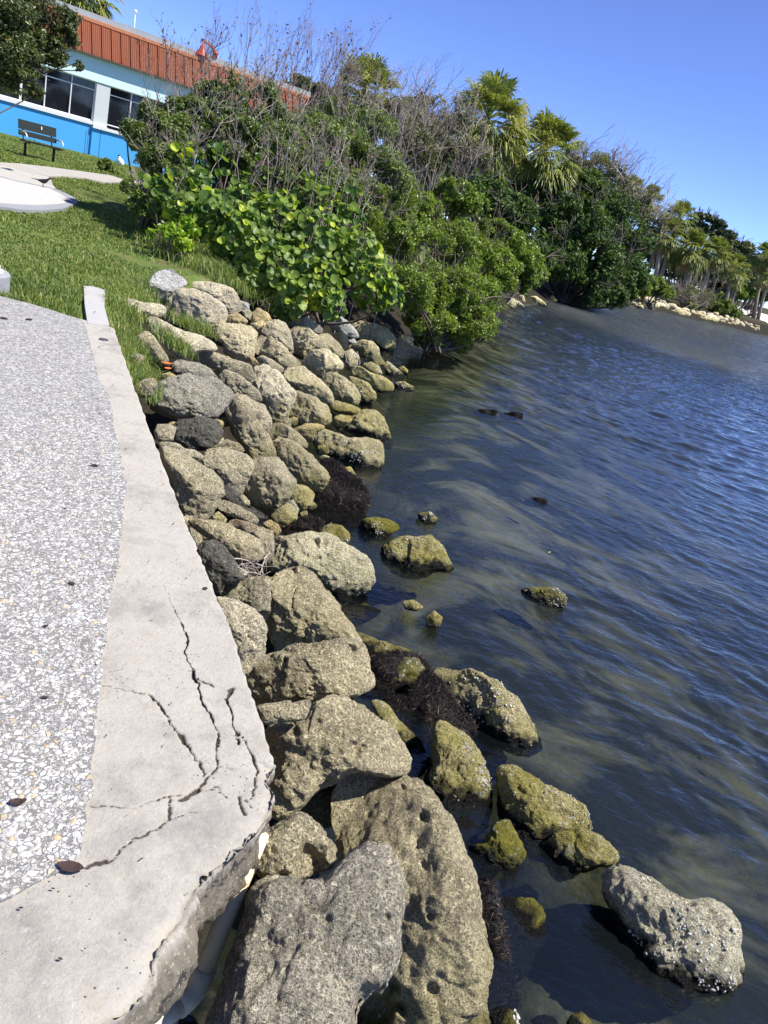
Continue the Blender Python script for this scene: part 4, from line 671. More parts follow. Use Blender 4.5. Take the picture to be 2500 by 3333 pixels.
# ------------------------------------------------------------------ trees and bushes
bush('oak_tree', 'dark small-leaved oak crown hanging in front of the building at the top left', 'tree', [(20, 40, 110, 17), (130, 60, 105, 17.5), (30, 170, 100, 16.8), (150, 150, 60, 17), (60, 255, 60, 16.5), (215, 120, 38, 17), (215, 60, 45, 17.3), (190, 190, 28, 16.8), (255, 215, 16, 17), (110, 300, 28, 16.6), (-120, 100, 120, 17), (-90, 220, 90, 17)], 60000, .055, L_OAK, base=(-12.5, 12.5, 1.1), stems=2, r0_=.028, seed=2, partname='crown', trunkname='branches', gap=.22, inner=.15)
B_ = 'shrubs growing between the lawn and the water'
bush('buttonwood_shrub', 'dark green shrub in front of the left end of the blue wall', 'shrub', [(450, 440, 55, 15), (500, 380, 50, 15.2), (560, 440, 75, 15), (480, 520, 30, 14.5), (620, 380, 70, 15.5), (520, 520, 70, 14.5), (445, 610, 38, 14), (470, 660, 50, 13.6), (560, 590, 60, 13.6), (620, 520, 60, 14), (540, 680, 45, 13)], 46000, .055, L_BUT, stems=5, twigs=5, seed=3, gap=.3)
bush('buttonwood_shrub', 'tall dark green shrub with grey twigs rising above the broad-leaved bush', 'shrub', [(700, 330, 70, 16), (760, 290, 60, 16), (800, 400, 90, 15.5), (680, 450, 80, 15), (850, 330, 70, 16.5), (760, 520, 80, 15), (900, 480, 90, 15.5), (880, 300, 35, 16.5)], 90000, .05, L_BUT, stems=6, twigs=9, seed=4, gap=.32, twmat=TWIG)
bush('buttonwood_shrub', 'dense green shrub between the tall shrub and the bright mangrove', 'shrub', [(1000, 440, 90, 17), (1090, 380, 70, 18), (1120, 500, 90, 17), (1010, 560, 80, 16), (1200, 430, 80, 19), (1220, 560, 90, 17.5), (1110, 640, 80, 16), (1200, 660, 80, 15.5), (1290, 600, 70, 17), (1010, 640, 70, 14.5), (900, 600, 70, 14.5)], 80000, .056, L_BUT, stems=6, twigs=7, seed=5, gap=.28, twmat=TWIG)
bush('scrub_thicket', 'olive grey scrub full of bare twigs below the first palm', 'shrub', [(1290, 400, 80, 24), (1380, 370, 70, 25), (1440, 470, 80, 24), (1330, 490, 80, 22), (1480, 400, 50, 26), (1530, 520, 60, 24)], 30000, .09, L_OLV, stems=6, twigs=16, seed=6, gap=.35, r0_=.045, twmat=TWIG)
# bare winter twigs against the sky
def baretwigs(label, spots, n, L, seed, mat, lean=(0, 0)):
    rng = np.random.default_rng(seed); s = Segs(); W = [atd(*q) for q in spots]; b = np.mean(W, 0); root = thing('bare_shrub', label, 'shrub', (b[0], b[1], T1(b[0], b[1])))
    for k in range(n):
        p = W[rng.integers(len(W))]+rng.standard_normal(3)*[.5, .5, .25]; s.tree(p, (lean[0]+rng.normal(0, .28), rng.normal(0, .25), 1), L*.5*rng.uniform(.55, 1.25), .008, 3, 3, .45, .32, rng, .68)
        g_ = (p[0]+rng.normal(0, .2), p[1], T1(p[0], p[1])); s.curve(g_, p, .014, .008, .05, 4, rng)
    V, F = s.mesh(3); part(root, 'twigs', V, F, mat); A = np.array(s.B); sel = A[(np.array(s.b) < .006)]; sel = sel[rng.random(len(sel)) < .12]
    V, F = leaves(sel, rng.standard_normal(sel.shape), .05, .5, rng=rng); part(root, 'dead_leaves', V, F, leafmat('dead_leaf_%d' % seed, (.10, .06, .04), (.26, .17, .12), .2, .8))
baretwigs('leafless reddish shrub with thin twigs in front of the orange roof', [(640, 370, 16.5), (700, 330, 16.5), (760, 300, 17), (600, 400, 16.5)], 26, 1.15, 21, TWIG2)
baretwigs('leafless tall shrub whose twigs stand highest against the sky', [(880, 330, 17.5), (960, 340, 17.5), (1050, 360, 18), (1140, 360, 18.5)], 42, 1.35, 22, TWIG2, (.12, 0))
baretwigs('leafless grey shrub leaning right beside the first palm', [(1250, 450, 20), (1340, 500, 21), (1420, 550, 22), (1490, 600, 22)], 30, .9, 23, TWIG, (.25, 0))
baretwigs('pale tangle of dead branches inside the bushes above the broad leaves', [(830, 560, 14), (930, 600, 14), (720, 560, 14), (1120, 600, 14.5), (1020, 560, 14.5)], 46, .55, 24, TWIG)
bush('mangrove', 'bright green mangrove hanging over the water at the edge of the rock pile', 'mangrove', [(1460, 940, 105, 16), (1380, 830, 100, 15.5), (1520, 1040, 85, 16), (1420, 1060, 75, 15.5), (1480, 1075, 62, 16.2), (1370, 1030, 60, 15), (1545, 1070, 55, 16.6), (1440, 1108, 42, 16.2), (1500, 1112, 42, 16.6), (1565, 1088, 38, 17), (1385, 1085, 40, 15.6), (1330, 930, 80, 14.5), (1580, 970, 70, 17.5), (1370, 700, 90, 16.5), (1290, 760, 80, 15), (1480, 800, 90, 17)], 105000, .052, L_MAN, base=(.0, 15.6, .1), stems=7, seed=7, gap=.18)
bush('mangrove', 'bright green mangrove farther along the bank with pale rocks under it', 'mangrove', [(1540, 700, 75, 21), (1620, 780, 80, 22), (1690, 850, 70, 23), (1742, 890, 44, 24), (1600, 880, 90, 21), (1680, 905, 55, 23), (1480, 640, 70, 21)], 62000, .075, L_MAN, stems=6, seed=8, gap=.2)
bush('evergreen_tree', 'big dark green tree overhanging the far bank beside the second palm', 'tree', [(1830, 640, 75, 45), (1920, 610, 70, 46), (1770, 720, 70, 44), (1870, 740, 110, 44), (1990, 700, 85, 47), (2060, 790, 65, 48), (1830, 850, 75, 42), (1940, 850, 95, 44), (2040, 890, 70, 46), (1930, 950, 55, 43), (2000, 960, 45, 44), (1720, 640, 60, 44)], 60000, .17, L_DRK, stems=5, r0_=.1, seed=9, gap=.2, partname='crown', trunkname='branches')
bush('grey_scrub', 'greyish scrub of twigs on the ridge behind the big dark tree', 'shrub', [(1900, 560, 50, 56), (1990, 590, 60, 58), (2070, 660, 60, 60), (2120, 730, 50, 62), (1850, 540, 50, 54)], 9000, .2, L_OLV, stems=6, twigs=26, r0_=.1, seed=10, gap=.4, twmat=TWIG)
SH = 'low shrubs along the far shore'
for i_, (lab, cl, m_, sz_, n) in enumerate([
  ('bright green rounded bush on the far rocks left of the palm trunks', [(2130, 930, 36, 68), (2170, 950, 26, 68), (2090, 940, 30, 66)], L_MAN, .2, 6000),
  ('yellow green bush hanging low over the far rocks beside the big dark tree', [(2050, 955, 22, 60), (2030, 975, 16, 60)], L_MAN, .2, 2500),
  ('grey leafless mound of twigs in front of the far palm trunks', [(2240, 950, 34, 76), (2290, 975, 36, 80), (2200, 955, 20, 74)], L_OLV, .16, 1500),
  ('dark green bush on the rocks in front of the grey mound of twigs', [(2250, 995, 20, 78), (2275, 1005, 16, 80)], L_BUT, .2, 2500),
  ('wide dull green bush reaching the water before the beach', [(2340, 990, 38, 84), (2370, 1015, 30, 86), (2400, 1020, 16, 88)], L_BUT, .22, 7000),
  ('yellowish green bush behind the white beach', [(2435, 950, 24, 96), (2410, 955, 22, 94)], L_MAN, .24, 4000),
  ('dark leafy bush at the right edge behind the white beach', [(2480, 965, 24, 100), (2445, 960, 18, 98), (2500, 960, 24, 100)], L_DRK, .24, 5000)]):
    bush('shore_shrub', lab, 'shrub', cl, n, sz_, m_, stems=5, r0_=.06, seed=40+i_, twigs=22 if 'grey' in lab else 2, gap=.2)
for i_, (lab, cl, n) in enumerate([
  ('dark rounded trees showing over the tall shrub behind the bare twigs', [(980, 290, 40, 50), (1040, 320, 45, 50), (930, 300, 30, 50)], 9000),
  ('dark dense tree behind the scrub left of the first palm', [(1330, 365, 45, 52), (1410, 420, 50, 54), (1260, 385, 50, 50), (1380, 470, 80, 50)], 14000),
  ('dark dense tree filling the gap between the first and second palm', [(1660, 500, 40, 56), (1530, 520, 50, 54), (1690, 570, 60, 54), (1620, 610, 80, 50)], 16000),
  ('dark tree mass behind the row of far palm trunks', [(2180, 850, 60, 88), (2260, 880, 60, 90), (2120, 800, 50, 86), (2330, 900, 60, 94)], 14000),
  ('grey green tree sloping down to the right behind the far palms', [(2400, 820, 45, 108), (2430, 870, 50, 108), (2360, 800, 40, 108), (2400, 920, 55, 104)], 14000),
  ('dull green tree at the right edge above the beach', [(2490, 870, 40, 110), (2480, 930, 45, 108), (2530, 840, 40, 110), (2440, 900, 30, 108)], 12000)]):
    bush('background_tree', lab, 'tree', cl, n, .24+.0018*cl[0][3], L_FAR, stems=4, r0_=.12, seed=60+i_, partname='crown', trunkname='branches', gap=.1)
bush('background_tree', 'dark tangle of leaves in the gap behind the two mangroves', 'tree', clb := [(1600, 650, 80, 38), (1680, 700, 70, 38), (1640, 780, 80, 38), (1740, 820, 70, 38), (1700, 900, 50, 37), (1480, 600, 90, 36), (1400, 640, 90, 34), (1300, 620, 80, 32)], 16000, .22, L_DRK, stems=4, r0_=.1, seed=59, partname='crown', trunkname='branches', gap=.05)
bush('background_tree', 'dark hedge of leaves behind the tall twiggy shrubs', 'tree', [(900, 520, 90, 22), (1020, 600, 90, 22), (1130, 660, 90, 23), (800, 600, 80, 21), (700, 560, 60, 21)], 16000, .13, L_DRK, stems=4, r0_=.06, seed=58, partname='crown', trunkname='branches', gap=.1)
bush('pine_tree', 'flat topped layered pine standing above the far palms', 'tree', [(2268, 702, 22, 104), (2300, 706, 24, 104), (2335, 722, 22, 104), (2280, 735, 22, 104), (2320, 755, 34, 104), (2365, 765, 28, 104), (2250, 725, 14, 104), (2352, 735, 14, 104)], 9000, .4, leafmat('pine_leaf', (.03, .05, .02), (.10, .13, .045), .1, .6), stems=4, r0_=.14, seed=71, partname='crown', trunkname='branches', gap=.35, flat=.5)
bush('small_shrub', 'small leafy plant growing from the lawn in front of the blue wall', 'plant', [(348, 540, 24, 23), (366, 560, 20, 23), (338, 558, 16, 23)], 2600, .1, L_BUT, stems=4, r0_=.012, seed=80)
bush('young_shrub', 'small lime green shrub at the left foot of the broad-leaved bush', 'plant', [(560, 760, 40, 11.6), (620, 745, 40, 11.8), (500, 765, 22, 11.5), (600, 800, 28, 11.5)], 900, .085, L_LIM, stems=4, r0_=.01, seed=81, gap=.2)
# ------------------------------------------------------------------ broad-leaved sea grape bush
def seagrape():
    rng = np.random.default_rng(90)
    cl = [(600, 690, 55, 12.2), (700, 700, 80, 12.4), (780, 770, 100, 12), (900, 730, 100, 12.6), (880, 860, 105, 11.6), (1030, 790, 100, 12.2), (1040, 920, 90, 11.4), (1160, 830, 85, 12.4), (1220, 930, 80, 12), (1270, 960, 45, 12), (950, 960, 75, 11.2), (1130, 720, 55, 13), (820, 900, 60, 11.4), (1080, 990, 45, 11.1), (530, 620, 40, 12.8), (650, 610, 50, 13), (790, 640, 50, 13)]
    W = clumpW(cl); P = []; N = []
    for c, r in W:
        m = int(170*r*r/.16*1.2); d = nrm(rng.standard_normal((m, 3))); d[:, 1] = -np.abs(d[:, 1])*.9+d[:, 1]*.1; d = nrm(d); P.append(c+d*(r*(.45+.6*rng.random(m)**.5))[:, None]); N.append(d*.8+rng.standard_normal((m, 3))*.5+[.35, -.25, .55])
    st = [(600, 470, 13.2), (625, 500, 13.2), (700, 470, 13.2), (660, 540, 13), (830, 590, 13), (845, 620, 12.9), (1010, 585, 13), (1020, 620, 13), (1080, 610, 13), (1085, 650, 13), (1160, 625, 13), (1150, 655, 13), (560, 540, 13), (720, 570, 13), (930, 650, 12.8), (745, 590, 12.8), (500, 600, 12.8)]
    for q in st:
        c = atd(*q); m = 7; P.append(c+rng.standard_normal((m, 3))*[.13, .12, .14]); N.append(rng.standard_normal((m, 3))+[.3, -.3, .3])
    P = np.concatenate(P); N = nrm(np.concatenate(N)); n = len(P); s = .057*np.clip(1+.28*rng.standard_normal(n), .5, 1.4); T = nrm(np.cross(N, rng.standard_normal((n, 3)))); B = np.cross(N, T); k = 12
    an = np.linspace(0, 2*math.pi, k, endpoint=False); V = np.zeros((n, 2*k+1, 3)); cup = rng.uniform(-.4, .8, n); fold = rng.uniform(.0, .9, n)
    for j, a in enumerate(an):
        r_ = 1+.10*math.cos(2*a)*0-.12*math.exp(-((a-math.pi)/.35)**2); x, y = r_*math.cos(a), .97*r_*math.sin(a)
        for m_, f in ((k+j, 1.), (j, .55)): V[:, m_] = P+s[:, None]*f*(x*T+y*B)+N*(s*f*f*(cup*.5+fold*abs(y)*.7+.08*np.sin(3*a+cup*20)*f))[:, None]
    V[:, 2*k] = P; F = []
    for j in range(k): F += [(2*k, j, (j+1) % k), (j, k+j, k+(j+1) % k), (j, k+(j+1) % k, (j+1) % k)]
    F = (np.array(F)[None]+(np.arange(n)*(2*k+1))[:, None, None]).reshape(-1, 3)
    base = atd(900, 960, 12.6); base[2] = T1(base[0], base[1]); root = thing('sea_grape_bush', 'bush of big round glossy green and yellow leaves above the rock pile', 'bush', base)
    part(root, 'foliage', V.reshape(-1, 3), F, leafmat('sea_grape_leaf', (.04, .10, .025), (.25, .35, .06), .36, .42, (.42, .50, .05), .9, .3), True)
    sg = Segs()
    for c, r in W: sg.curve(base+rng.standard_normal(3)*[.4, .3, 0], c, .03, .012, .08, 6, rng); sg.tree(c, (0, 0, 1), r*.8, .01, 2, 3, .8, .1, rng)
    for q in st: c = atd(*q); sg.curve(c-[rng.normal(0, .1), -.2, rng.uniform(.8, 1.3)], c, .012, .007, .05, 4, rng)
    V, F = sg.mesh(5); part(root, 'stems', V, F, BARK)
seagrape()
# ------------------------------------------------------------------ palms
FRG = leafmat('palm_frond_green', (.10, .14, .035), (.33, .36, .11), .22, .4); FRD = leafmat('palm_frond_dead', (.20, .14, .08), (.42, .33, .20), .2, .8); SEED = leafmat('palm_seed_stalk', (.36, .36, .08), (.62, .54, .22), .3, .7)
PTR = mat_plain('palm_trunk_bark', (.34, .29, .23), .95, .35, 5, bump=.8)
def fronds(c, n, R, el, rng, droop=.6, nl=26, wid=.032):
    V = []; F = []; b = 0
    for i in range(n):
        az = i*2.39996+rng.normal(0, .2); e = rng.uniform(*el); f = np.array([math.cos(az)*math.cos(e), math.sin(az)*math.cos(e), math.sin(e)]); sd = nrm(np.cross(f, [0, 0, 1.])); up = np.cross(sd, f); rr = R*rng.uniform(.85, 1.12); pl = rr*.5; h = c+f*pl+np.array([0, 0, -droop*.12*rr])
        w0 = .018*R; V += [c-sd*w0, c+sd*w0, h+sd*w0*.6, h-sd*w0*.6]; F += [(b, b+1, b+2), (b, b+2, b+3)]; b += 4
        for j in range(nl):
            a = (j/(nl-1)-.5)*3.9; L = rr*.54*(1-.32*abs(a)/1.95)*rng.uniform(.85, 1.08); d = f*math.cos(a)+sd*math.sin(a)+up*(.28*abs(math.sin(a)))+rng.standard_normal(3)*.05; d = nrm(d); st_ = h+f*rr*.05; m = st_+d*L*.55+np.array([0, 0, -droop*.06*L]); e_ = st_+d*L*.9+np.array([0, 0, -droop*(.35+.3*rng.random())*L]); s_ = nrm(np.cross(d, up)+rng.standard_normal(3)*.3)*R*wid*.6
            V += [st_, m-s_, m+s_, e_]; F += [(b, b+1, b+2), (b+1, b+3, b+2)]; b += 4
    return np.array(V), np.array(F)
def palm(label, crown, dist, rpx, foot=None, seed=0, seeds=0, dead=10, n=64, group='cabbage palms', lean=None):
    rng = np.random.default_rng(seed); c = atd(*crown, dist); D = float((c-CAM)@fw); R = rpx*D/FPX*1.38
    if foot is None: ft = np.array([c[0]+rng.normal(0, .5), c[1], 0])
    else: f_ = atd(*foot, dist); k = (c[2]-1.)/(c[2]-f_[2]) if c[2] > f_[2]+.1 else 1; ft = c+(f_-c)*k
    ft[2] = 1.0; root = thing('palm_tree', label, 'palm', ft, group); tr = .045*R+.11
    P = [ft, ft*.65+c*.35+rng.standard_normal(3)*.05, ft*.3+c*.7, c-[0, 0, .1*R]]; mb = MB().tube(P, [tr*1.25, tr, tr*.95, tr*1.15], 10); part(root, 'trunk', mb.V, mb.F, PTR, True)
    V, F = fronds(c, n, R, (-.55, 1.4), rng); V2, F2 = fronds(c-[0, 0, .08*R], n//2, R*.95, (-.9, -.2), rng, .8); part(root, 'crown', np.vstack([V, V2]), np.vstack([F, F2+len(V)]), FRG)
    if dead: V, F = fronds(c-[0, 0, .2*R], dead, R*.85, (-1.45, -.9), rng, .5, 18); part(root, 'dead_fronds', V, F, FRD)
    if seeds:
        for i in range(seeds):
            az = rng.uniform(0, 6.28); az = -1.57+rng.normal(0, 1.1); o_ = c+np.array([math.cos(az)*R*.62, math.sin(az)*R*.62, R*rng.uniform(-.1, .32)]); m = 650; q = rng.standard_normal((m, 3))*[.13, .13, .2]*R; q[:, 2] -= .22*R*np.abs(q[:, 0])/(.13*R); P = o_+q*.85; V, F = leaves(P, rng.standard_normal(P.shape), .045*R, .35, rng=rng); part(root, 'seed_cluster', V, F, SEED)
    return root
palm('palm with yellow seed clusters standing highest against the sky, right of the bare twigs', (1590, 385), 42, 118, (1540, 600), 101, 10, 16, 70)
palm('shaggy palm right of the palm with yellow seed clusters', (1775, 490), 45, 108, (1700, 680), 102, 3, 16, 70)
palm('palm half hidden behind the bare twigs above the green shrubs', (1190, 290), 34, 95, (1170, 520), 103, 4, 8)
palm('palm top poking over the grey scrub right of the shaggy palm', (1950, 560), 66, 55, None, 104, 0, 4)
palm('small palm top above the right side of the big dark tree', (2055, 615), 72, 42, None, 105, 0, 4)
palm('palm top at the right end of the scrub ridge above the palm trunks', (2112, 650), 74, 44, None, 106, 1, 4)
palm('tall palm with a yellowish crown, highest of the far row', (2213, 705), 76, 48, (2150, 900), 107, 3, 6)
palm('far palm left of the tall yellowish one with two trunks below', (2160, 752), 74, 52, (2130, 890), 108, 0, 6)
palm('broad round palm in the middle of the far row', (2250, 806), 76, 58, (2226, 935), 109, 1, 8)
palm('palm with a bare leaning trunk right of the broad round palm', (2332, 818), 82, 44, (2288, 936), 110, 1, 6)
palm('low palm beside the grey green tree near the beach', (2390, 868), 88, 40, (2370, 950), 111, 1, 6)
palm('palm crown cut by the right edge of the picture', (2495, 830), 96, 42, (2470, 950), 112, 0, 8)
palm('short palm at the right edge just above the beach bushes', (2500, 905), 95, 30, None, 113, 1, 4, 22)
palm('palm rising behind the flat roof at the top left corner', (262, -42), 44, 100, None, 114, 3, 10)
palm('young palm low in the shade in the far row', (2405, 905), 90, 30, None, 115, 0, 2, 20)
for u1, v1, u2, v2, d_, lab in ((2163, 811, 2133, 893, 77, 'slanting bare palm trunk at the left of the far row'), (2128, 830, 2108, 890, 77, 'thin pale trunk half hidden left of the far palms'), (2252, 885, 2236, 932, 79, 'second of two close trunks under the broad round palm')):
    a = atd(u2, v2, d_); b = atd(u1, v1, d_); a2 = a+(a-b)*.4; mb = MB().tube([a2, (a+b)/2, b+(b-a)*.4], [.2, .17, .16], 8); solo('bare_palm', lab, 'palm', mb.V, mb.F, PTR, True)
# ------------------------------------------------------------------ building
ang = math.radians(42); bd = np.array([math.cos(ang), math.sin(ang), 0]); bn = np.array([math.sin(ang), -math.cos(ang), 0]); BP = atd(0, 310, 30.); BP[2] = 0
def onf(u, v):
    r = ray(u, v); t_ = ((BP-CAM)@bn)/(r@bn); p = CAM+r*t_; return float((p-BP)@bd), float(p[2])
def bp(s, z, o=0.): return BP+bd*s+bn*o+np.array([0, 0, z])
def bbox(mb, s0, s1, z0, z1, o0, o1): return mb.box(bp((s0+s1)/2, (z0+z1)/2, (o0+o1)/2), bd*(s1-s0)/2, bn*(o1-o0)/2, np.array([0, 0, (z1-z0)/2]))
BL = mat_plain('azure_stucco', (.075, .40, .80), .8, .05, 2.5, bump=.2); LB = mat_plain('pale_blue_stucco', (.68, .90, .92), .8, .04, 2, bump=.15); WHT = mat_plain('white_trim', (.78, .78, .76), .6, .04, 5)
t = NT('ribbed_orange_metal'); p = t.n('TexCoord').outputs['Object']; c = t.mix(t.noise(p, 2, 5), (.22, .062, .028), (.29, .086, .040)); 
ORM = t.done(t.pbsdf(c, .6, None, .12)); GRM = mat_plain('grey_flashing', (.36, .38, .38), .5, .15, 3); PIERM = mat_plain('pale_pier_stucco', (.60, .63, .62), .8, .06, 3)
t = NT('dark_window_glass'); GLS = t.done(t.pbsdf((.012, .013, .018), .06, None, .6))
S0, S1 = -9., onf(1012, 380)[0]
root = thing('building', 'low building with azure and pale blue walls and an orange metal roof', 'building', bp((S0+S1)/2, 1.2)); zs, zw, zf, zm, zp = 2.51, 3.73, 4.47, 5.40, 5.66
sm1, sm2, sm3, sp, sm0 = onf(153, 235)[0], onf(236, 260)[0], onf(312, 283)[0], onf(359, 300)[0], onf(70, 300)[0]
mb = MB(); bbox(mb, S0, sm3, .6, zs-.12, -.25, 0); bbox(mb, sm3, S1, .6, zs-.20, -.25, .06); bbox(mb, S0, S1, .6, zp-.3, -9, -8.7); bbox(mb, S1-.25, S1, .6, zp-.3, -8.7, -.26); bbox(mb, S0, S1, 1.2, 1.25, -8.7, -.25); part(root, 'wall', mb.V, mb.F, BL)
mb = MB(); bbox(mb, onf(298, 300)[0], onf(298, 300)[0]+.015, .9, zs-.2, .06, .063); bbox(mb, sp-.2, sp-.185, .9, zs-.2, .061, .064); part(root, 'wall_joint', mb.V, mb.F, mat_plain('dark_joint', (.03, .10, .2), .9))
mb = MB(); bbox(mb, S0, sm3-.003, zs-.118, zs, -.24, .05); bbox(mb, sm3, sp, zs-.198, zs-.08, -.24, .12); bbox(mb, sp+.002, S1, zs-.198, zs-.1, -.24, .115); part(root, 'sill', mb.V, mb.F, WHT)
mb = MB(); bbox(mb, S0, S1, zw, zf, -.4, .03); part(root, 'fascia', mb.V, mb.F, LB)
mb = MB(); bbox(mb, sm3+.03, sp, zs-.08, zw, -.24, .0); part(root, 'pier', mb.V, mb.F, PIERM); mb = MB(); bbox(mb, onf(760, 430)[0], onf(760, 430)[0]+.5, zs-.08, zw, -.24, 0); part(root, 'pier', mb.V, mb.F, PIERM)
mb = MB(); A = [bp(S0, zf, .20), bp(S1, zf, .20), bp(S1, zm, -.22), bp(S0, zm, -.22), bp(S0, zf, -.4), bp(S1, zf, -.4), bp(S1, zm, -.5), bp(S0, zm, -.5)]
mb.add(A, [(0, 1, 2, 3), (4, 7, 6, 5), (3, 2, 6, 7), (0, 4, 5, 1), (1, 5, 6, 2), (0, 3, 7, 4)])
rf = part(root, 'roof', mb.V, mb.F, ORM)
mb = MB(); k = 0; s_ = S0+.1
while s_ < S1:
    big = k % 5 == 0; w_ = .022 if big else .014; h_ = .045 if big else .012
    a = bp(s_, zf+.002, .203); b = bp(s_, zm-.002, -.217); dn = nrm(np.cross(bd, b-a)); dn = dn if dn@bn > 0 else -dn; mb.box((a+b)/2+dn*h_/2, bd*w_/2, (b-a)/2, dn*h_/2); s_ += .064; k += 1
part(rf, 'standing_seams', mb.V, mb.F, ORM)
mb = MB(); bbox(mb, S0, S1, zf-.05, zf, .031, .24); part(root, 'gutter', mb.V, mb.F, mat_plain('dark_gutter', (.12, .07, .06), .6))
mb = MB(); bbox(mb, S0, S1, zm+.002, zm+.10, -.40, -.19); part(root, 'ridge_trim', mb.V, mb.F, mat_plain('light_orange_trim', (.55, .21, .09), .5))
mb = MB(); bbox(mb, S0, S1, zm+.10, zm+.16, -.6, -.30); bbox(mb, S0, S1, zm+.162, zp+.03, -8.8, -.36); part(root, 'parapet', mb.V, mb.F, GRM)
def win(s0, s1, muls, zt):
    mb = MB(); bbox(mb, s0, s1, zs-.08, zw, -.20, -.17); g_ = part(root, 'window', mb.V, mb.F, GLS); mb = MB(); w_ = .032
    bbox(mb, s0, s1, zw-w_, zw-.002, -.168, -.1); bbox(mb, s0, s1, zs-.002, zs+w_, -.168, -.1)
    ms = [s0]+muls+[s1-w_]
    for m_ in ms: bbox(mb, m_, m_+w_, zs+w_+.001, zw-w_-.001, -.168, -.1)
    for a, b in zip(ms[:-1], ms[1:]): bbox(mb, a+w_+.001, b-.001, zt, zt+w_, -.168, -.101)
    part(g_, 'window_frame', mb.V, mb.F, WHT)
zt = onf(200, 262)[1]; win(S0, sm0, [S0+1, S0+2.2, S0+3.4, S0+4.6, S0+5.8], zt); win(sm0+.002, sm3+.03, [sm1, sm2], zt); win(sp, onf(760, 430)[0], [onf(430, 320)[0], onf(500, 340)[0], onf(590, 370)[0], onf(680, 400)[0]], zt); win(onf(760, 430)[0]+.5, S1-.3, [onf(900, 430)[0]], zt)
mb = MB(); bbox(mb, sm0+.3, sm0+.55, zs-.08, zw, -1.4, -1.1); bbox(mb, S0, S1, zs-.1, zw+.1, -8.6, -8.5); part(root, 'interior_column', mb.V, mb.F, mat_plain('inner_brown', (.10, .06, .04), .8))
# red gooseneck lamp and mast
LR = mat_plain('red_enamel', (.50, .07, .045), .4, .1, 8)
so_, zo_ = onf(668, 188); c = bp(so_, zo_, -.35); c2 = bp(onf(714, 184)[0], onf(714, 184)[1], -.38); tp = onf(674, 146)[1]; c[2] = zm+.17 if c[2] < zm+.17 else c[2]
r_ = thing('roof_lamp', 'red gooseneck lamp with a bell shade standing on the roof edge', 'lamp', c2); H_ = max(.45, tp-c[2])
mb = MB().lathe(c, [(.26, 0), (.24, .03), (.19, H_*.28), (.11, H_*.5), (.10, H_*.62), (.045, H_*.78), (.04, H_*.95), (.0, H_*.96)], 20); part(r_, 'lamp_shade', mb.V, mb.F, LR, True)
tpp = c+[0, 0, H_*.95]; pt = np.array([c2[0], c2[1], c[2]+H_*.55]); mb = MB().tube([tpp, tpp+[0, 0, .08], tpp*.66+pt*.34+[0, 0, .10], tpp*.3+pt*.7+[0, 0, .09], pt+[0, 0, .0]], [.035, .035, .04, .05, .07], 10); part(r_, 'lamp_arm', mb.V, mb.F, LR, True)
mb = MB().lathe([c2[0], c2[1], zp+.03], [(.09, 0), (.08, .1), (.10, (pt[2]-zp)*.6), (.12, (pt[2]-zp)*.8), (.07, pt[2]-zp+.04), (.0, pt[2]-zp+.06)], 14); part(r_, 'lamp_post', mb.V, mb.F, LR, True)
a = atd(437, 108, 37); b = atd(441, 42, 37); a[2] = min(a[2], zp+.03); r_ = thing('mast', 'thin white mast with a small ball on top standing on the flat roof', 'mast', a); mb = MB().tube([a, [b[0], b[1], b[2]]], [.028, .016], 8); part(r_, 'pole', mb.V, mb.F, WHT, True)
mb = MB().lathe([b[0], b[1], b[2]-.02], [(.0, 0), (.05, .02), (.075, .07), (.05, .12), (0, .14)], 12); part(r_, 'ball', mb.V, mb.F, WHT, True)
# ------------------------------------------------------------------ bench
bc = hit(126, 519, lawn); fr = nrm(np.array([.80, -.60, 0])); ax = np.array([.60, .80, 0]); uz = np.array([0, 0, 1.]); bs = .73
GRN = mat_plain('dark_green_board', (.005, .014, .013), .6, .2, 6); IRN = mat_plain('dark_iron', (.03, .03, .028), .6); CRM = mat_plain('cream_tube', (.62, .54, .38), .5, .1, 8)
r_ = thing('park_bench', 'dark green park bench with cream tube arms on the lawn before the blue wall', 'bench', bc)
def bpt(x, y, z): return bc+ax*x*bs+fr*y*bs+uz*z*bs
bw = .60; mb = MB()
for k in range(3): mb.box(bpt(0, -.02+.15*k, .46), ax*bw*bs, fr*.065*bs, uz*.02*bs)
part(r_, 'seat', mb.V, mb.F, GRN); mb = MB(); bk = nrm(uz-fr*.22)
for hh, hw in ((.66, .075), (.90, .14)): mb.box(bpt(0, -.14-.22*(hh-.46), hh), ax*bw*bs, bk*hw*bs, fr*.016)
bb = part(r_, 'backrest', mb.V, mb.F, GRN); mb = MB().box(bpt(.12, -.115-.22*.44, .93), ax*.010, bk*.035, fr*.002); part(bb, 'painted_mark', mb.V, mb.F, WHT)
for sgn in (-1, 1):
    e = sgn*(bw-.14)
    mb = MB().tube([bpt(e, .02, -.1), bpt(e, .02, .44)], .03, 8); mb.tube([bpt(e, -.13, .44), bpt(e, -.2, .62), bpt(e, -.27, 1.0)], .018, 8); mb.tube([bpt(e, -.14, .43), bpt(e, .33, .43)], .016, 8); part(r_, 'leg', mb.V, mb.F, IRN, True)
    e = sgn*(bw-.02); mb = MB().tube([bpt(e, -.20, .66), bpt(e, .05, .72), bpt(e, .26, .70), bpt(e, .37, .62), bpt(e, .37, .49), bpt(e, .26, .43), bpt(e, 0, .43)], .015, 8); part(r_, 'armrest', mb.V, mb.F, CRM, True)
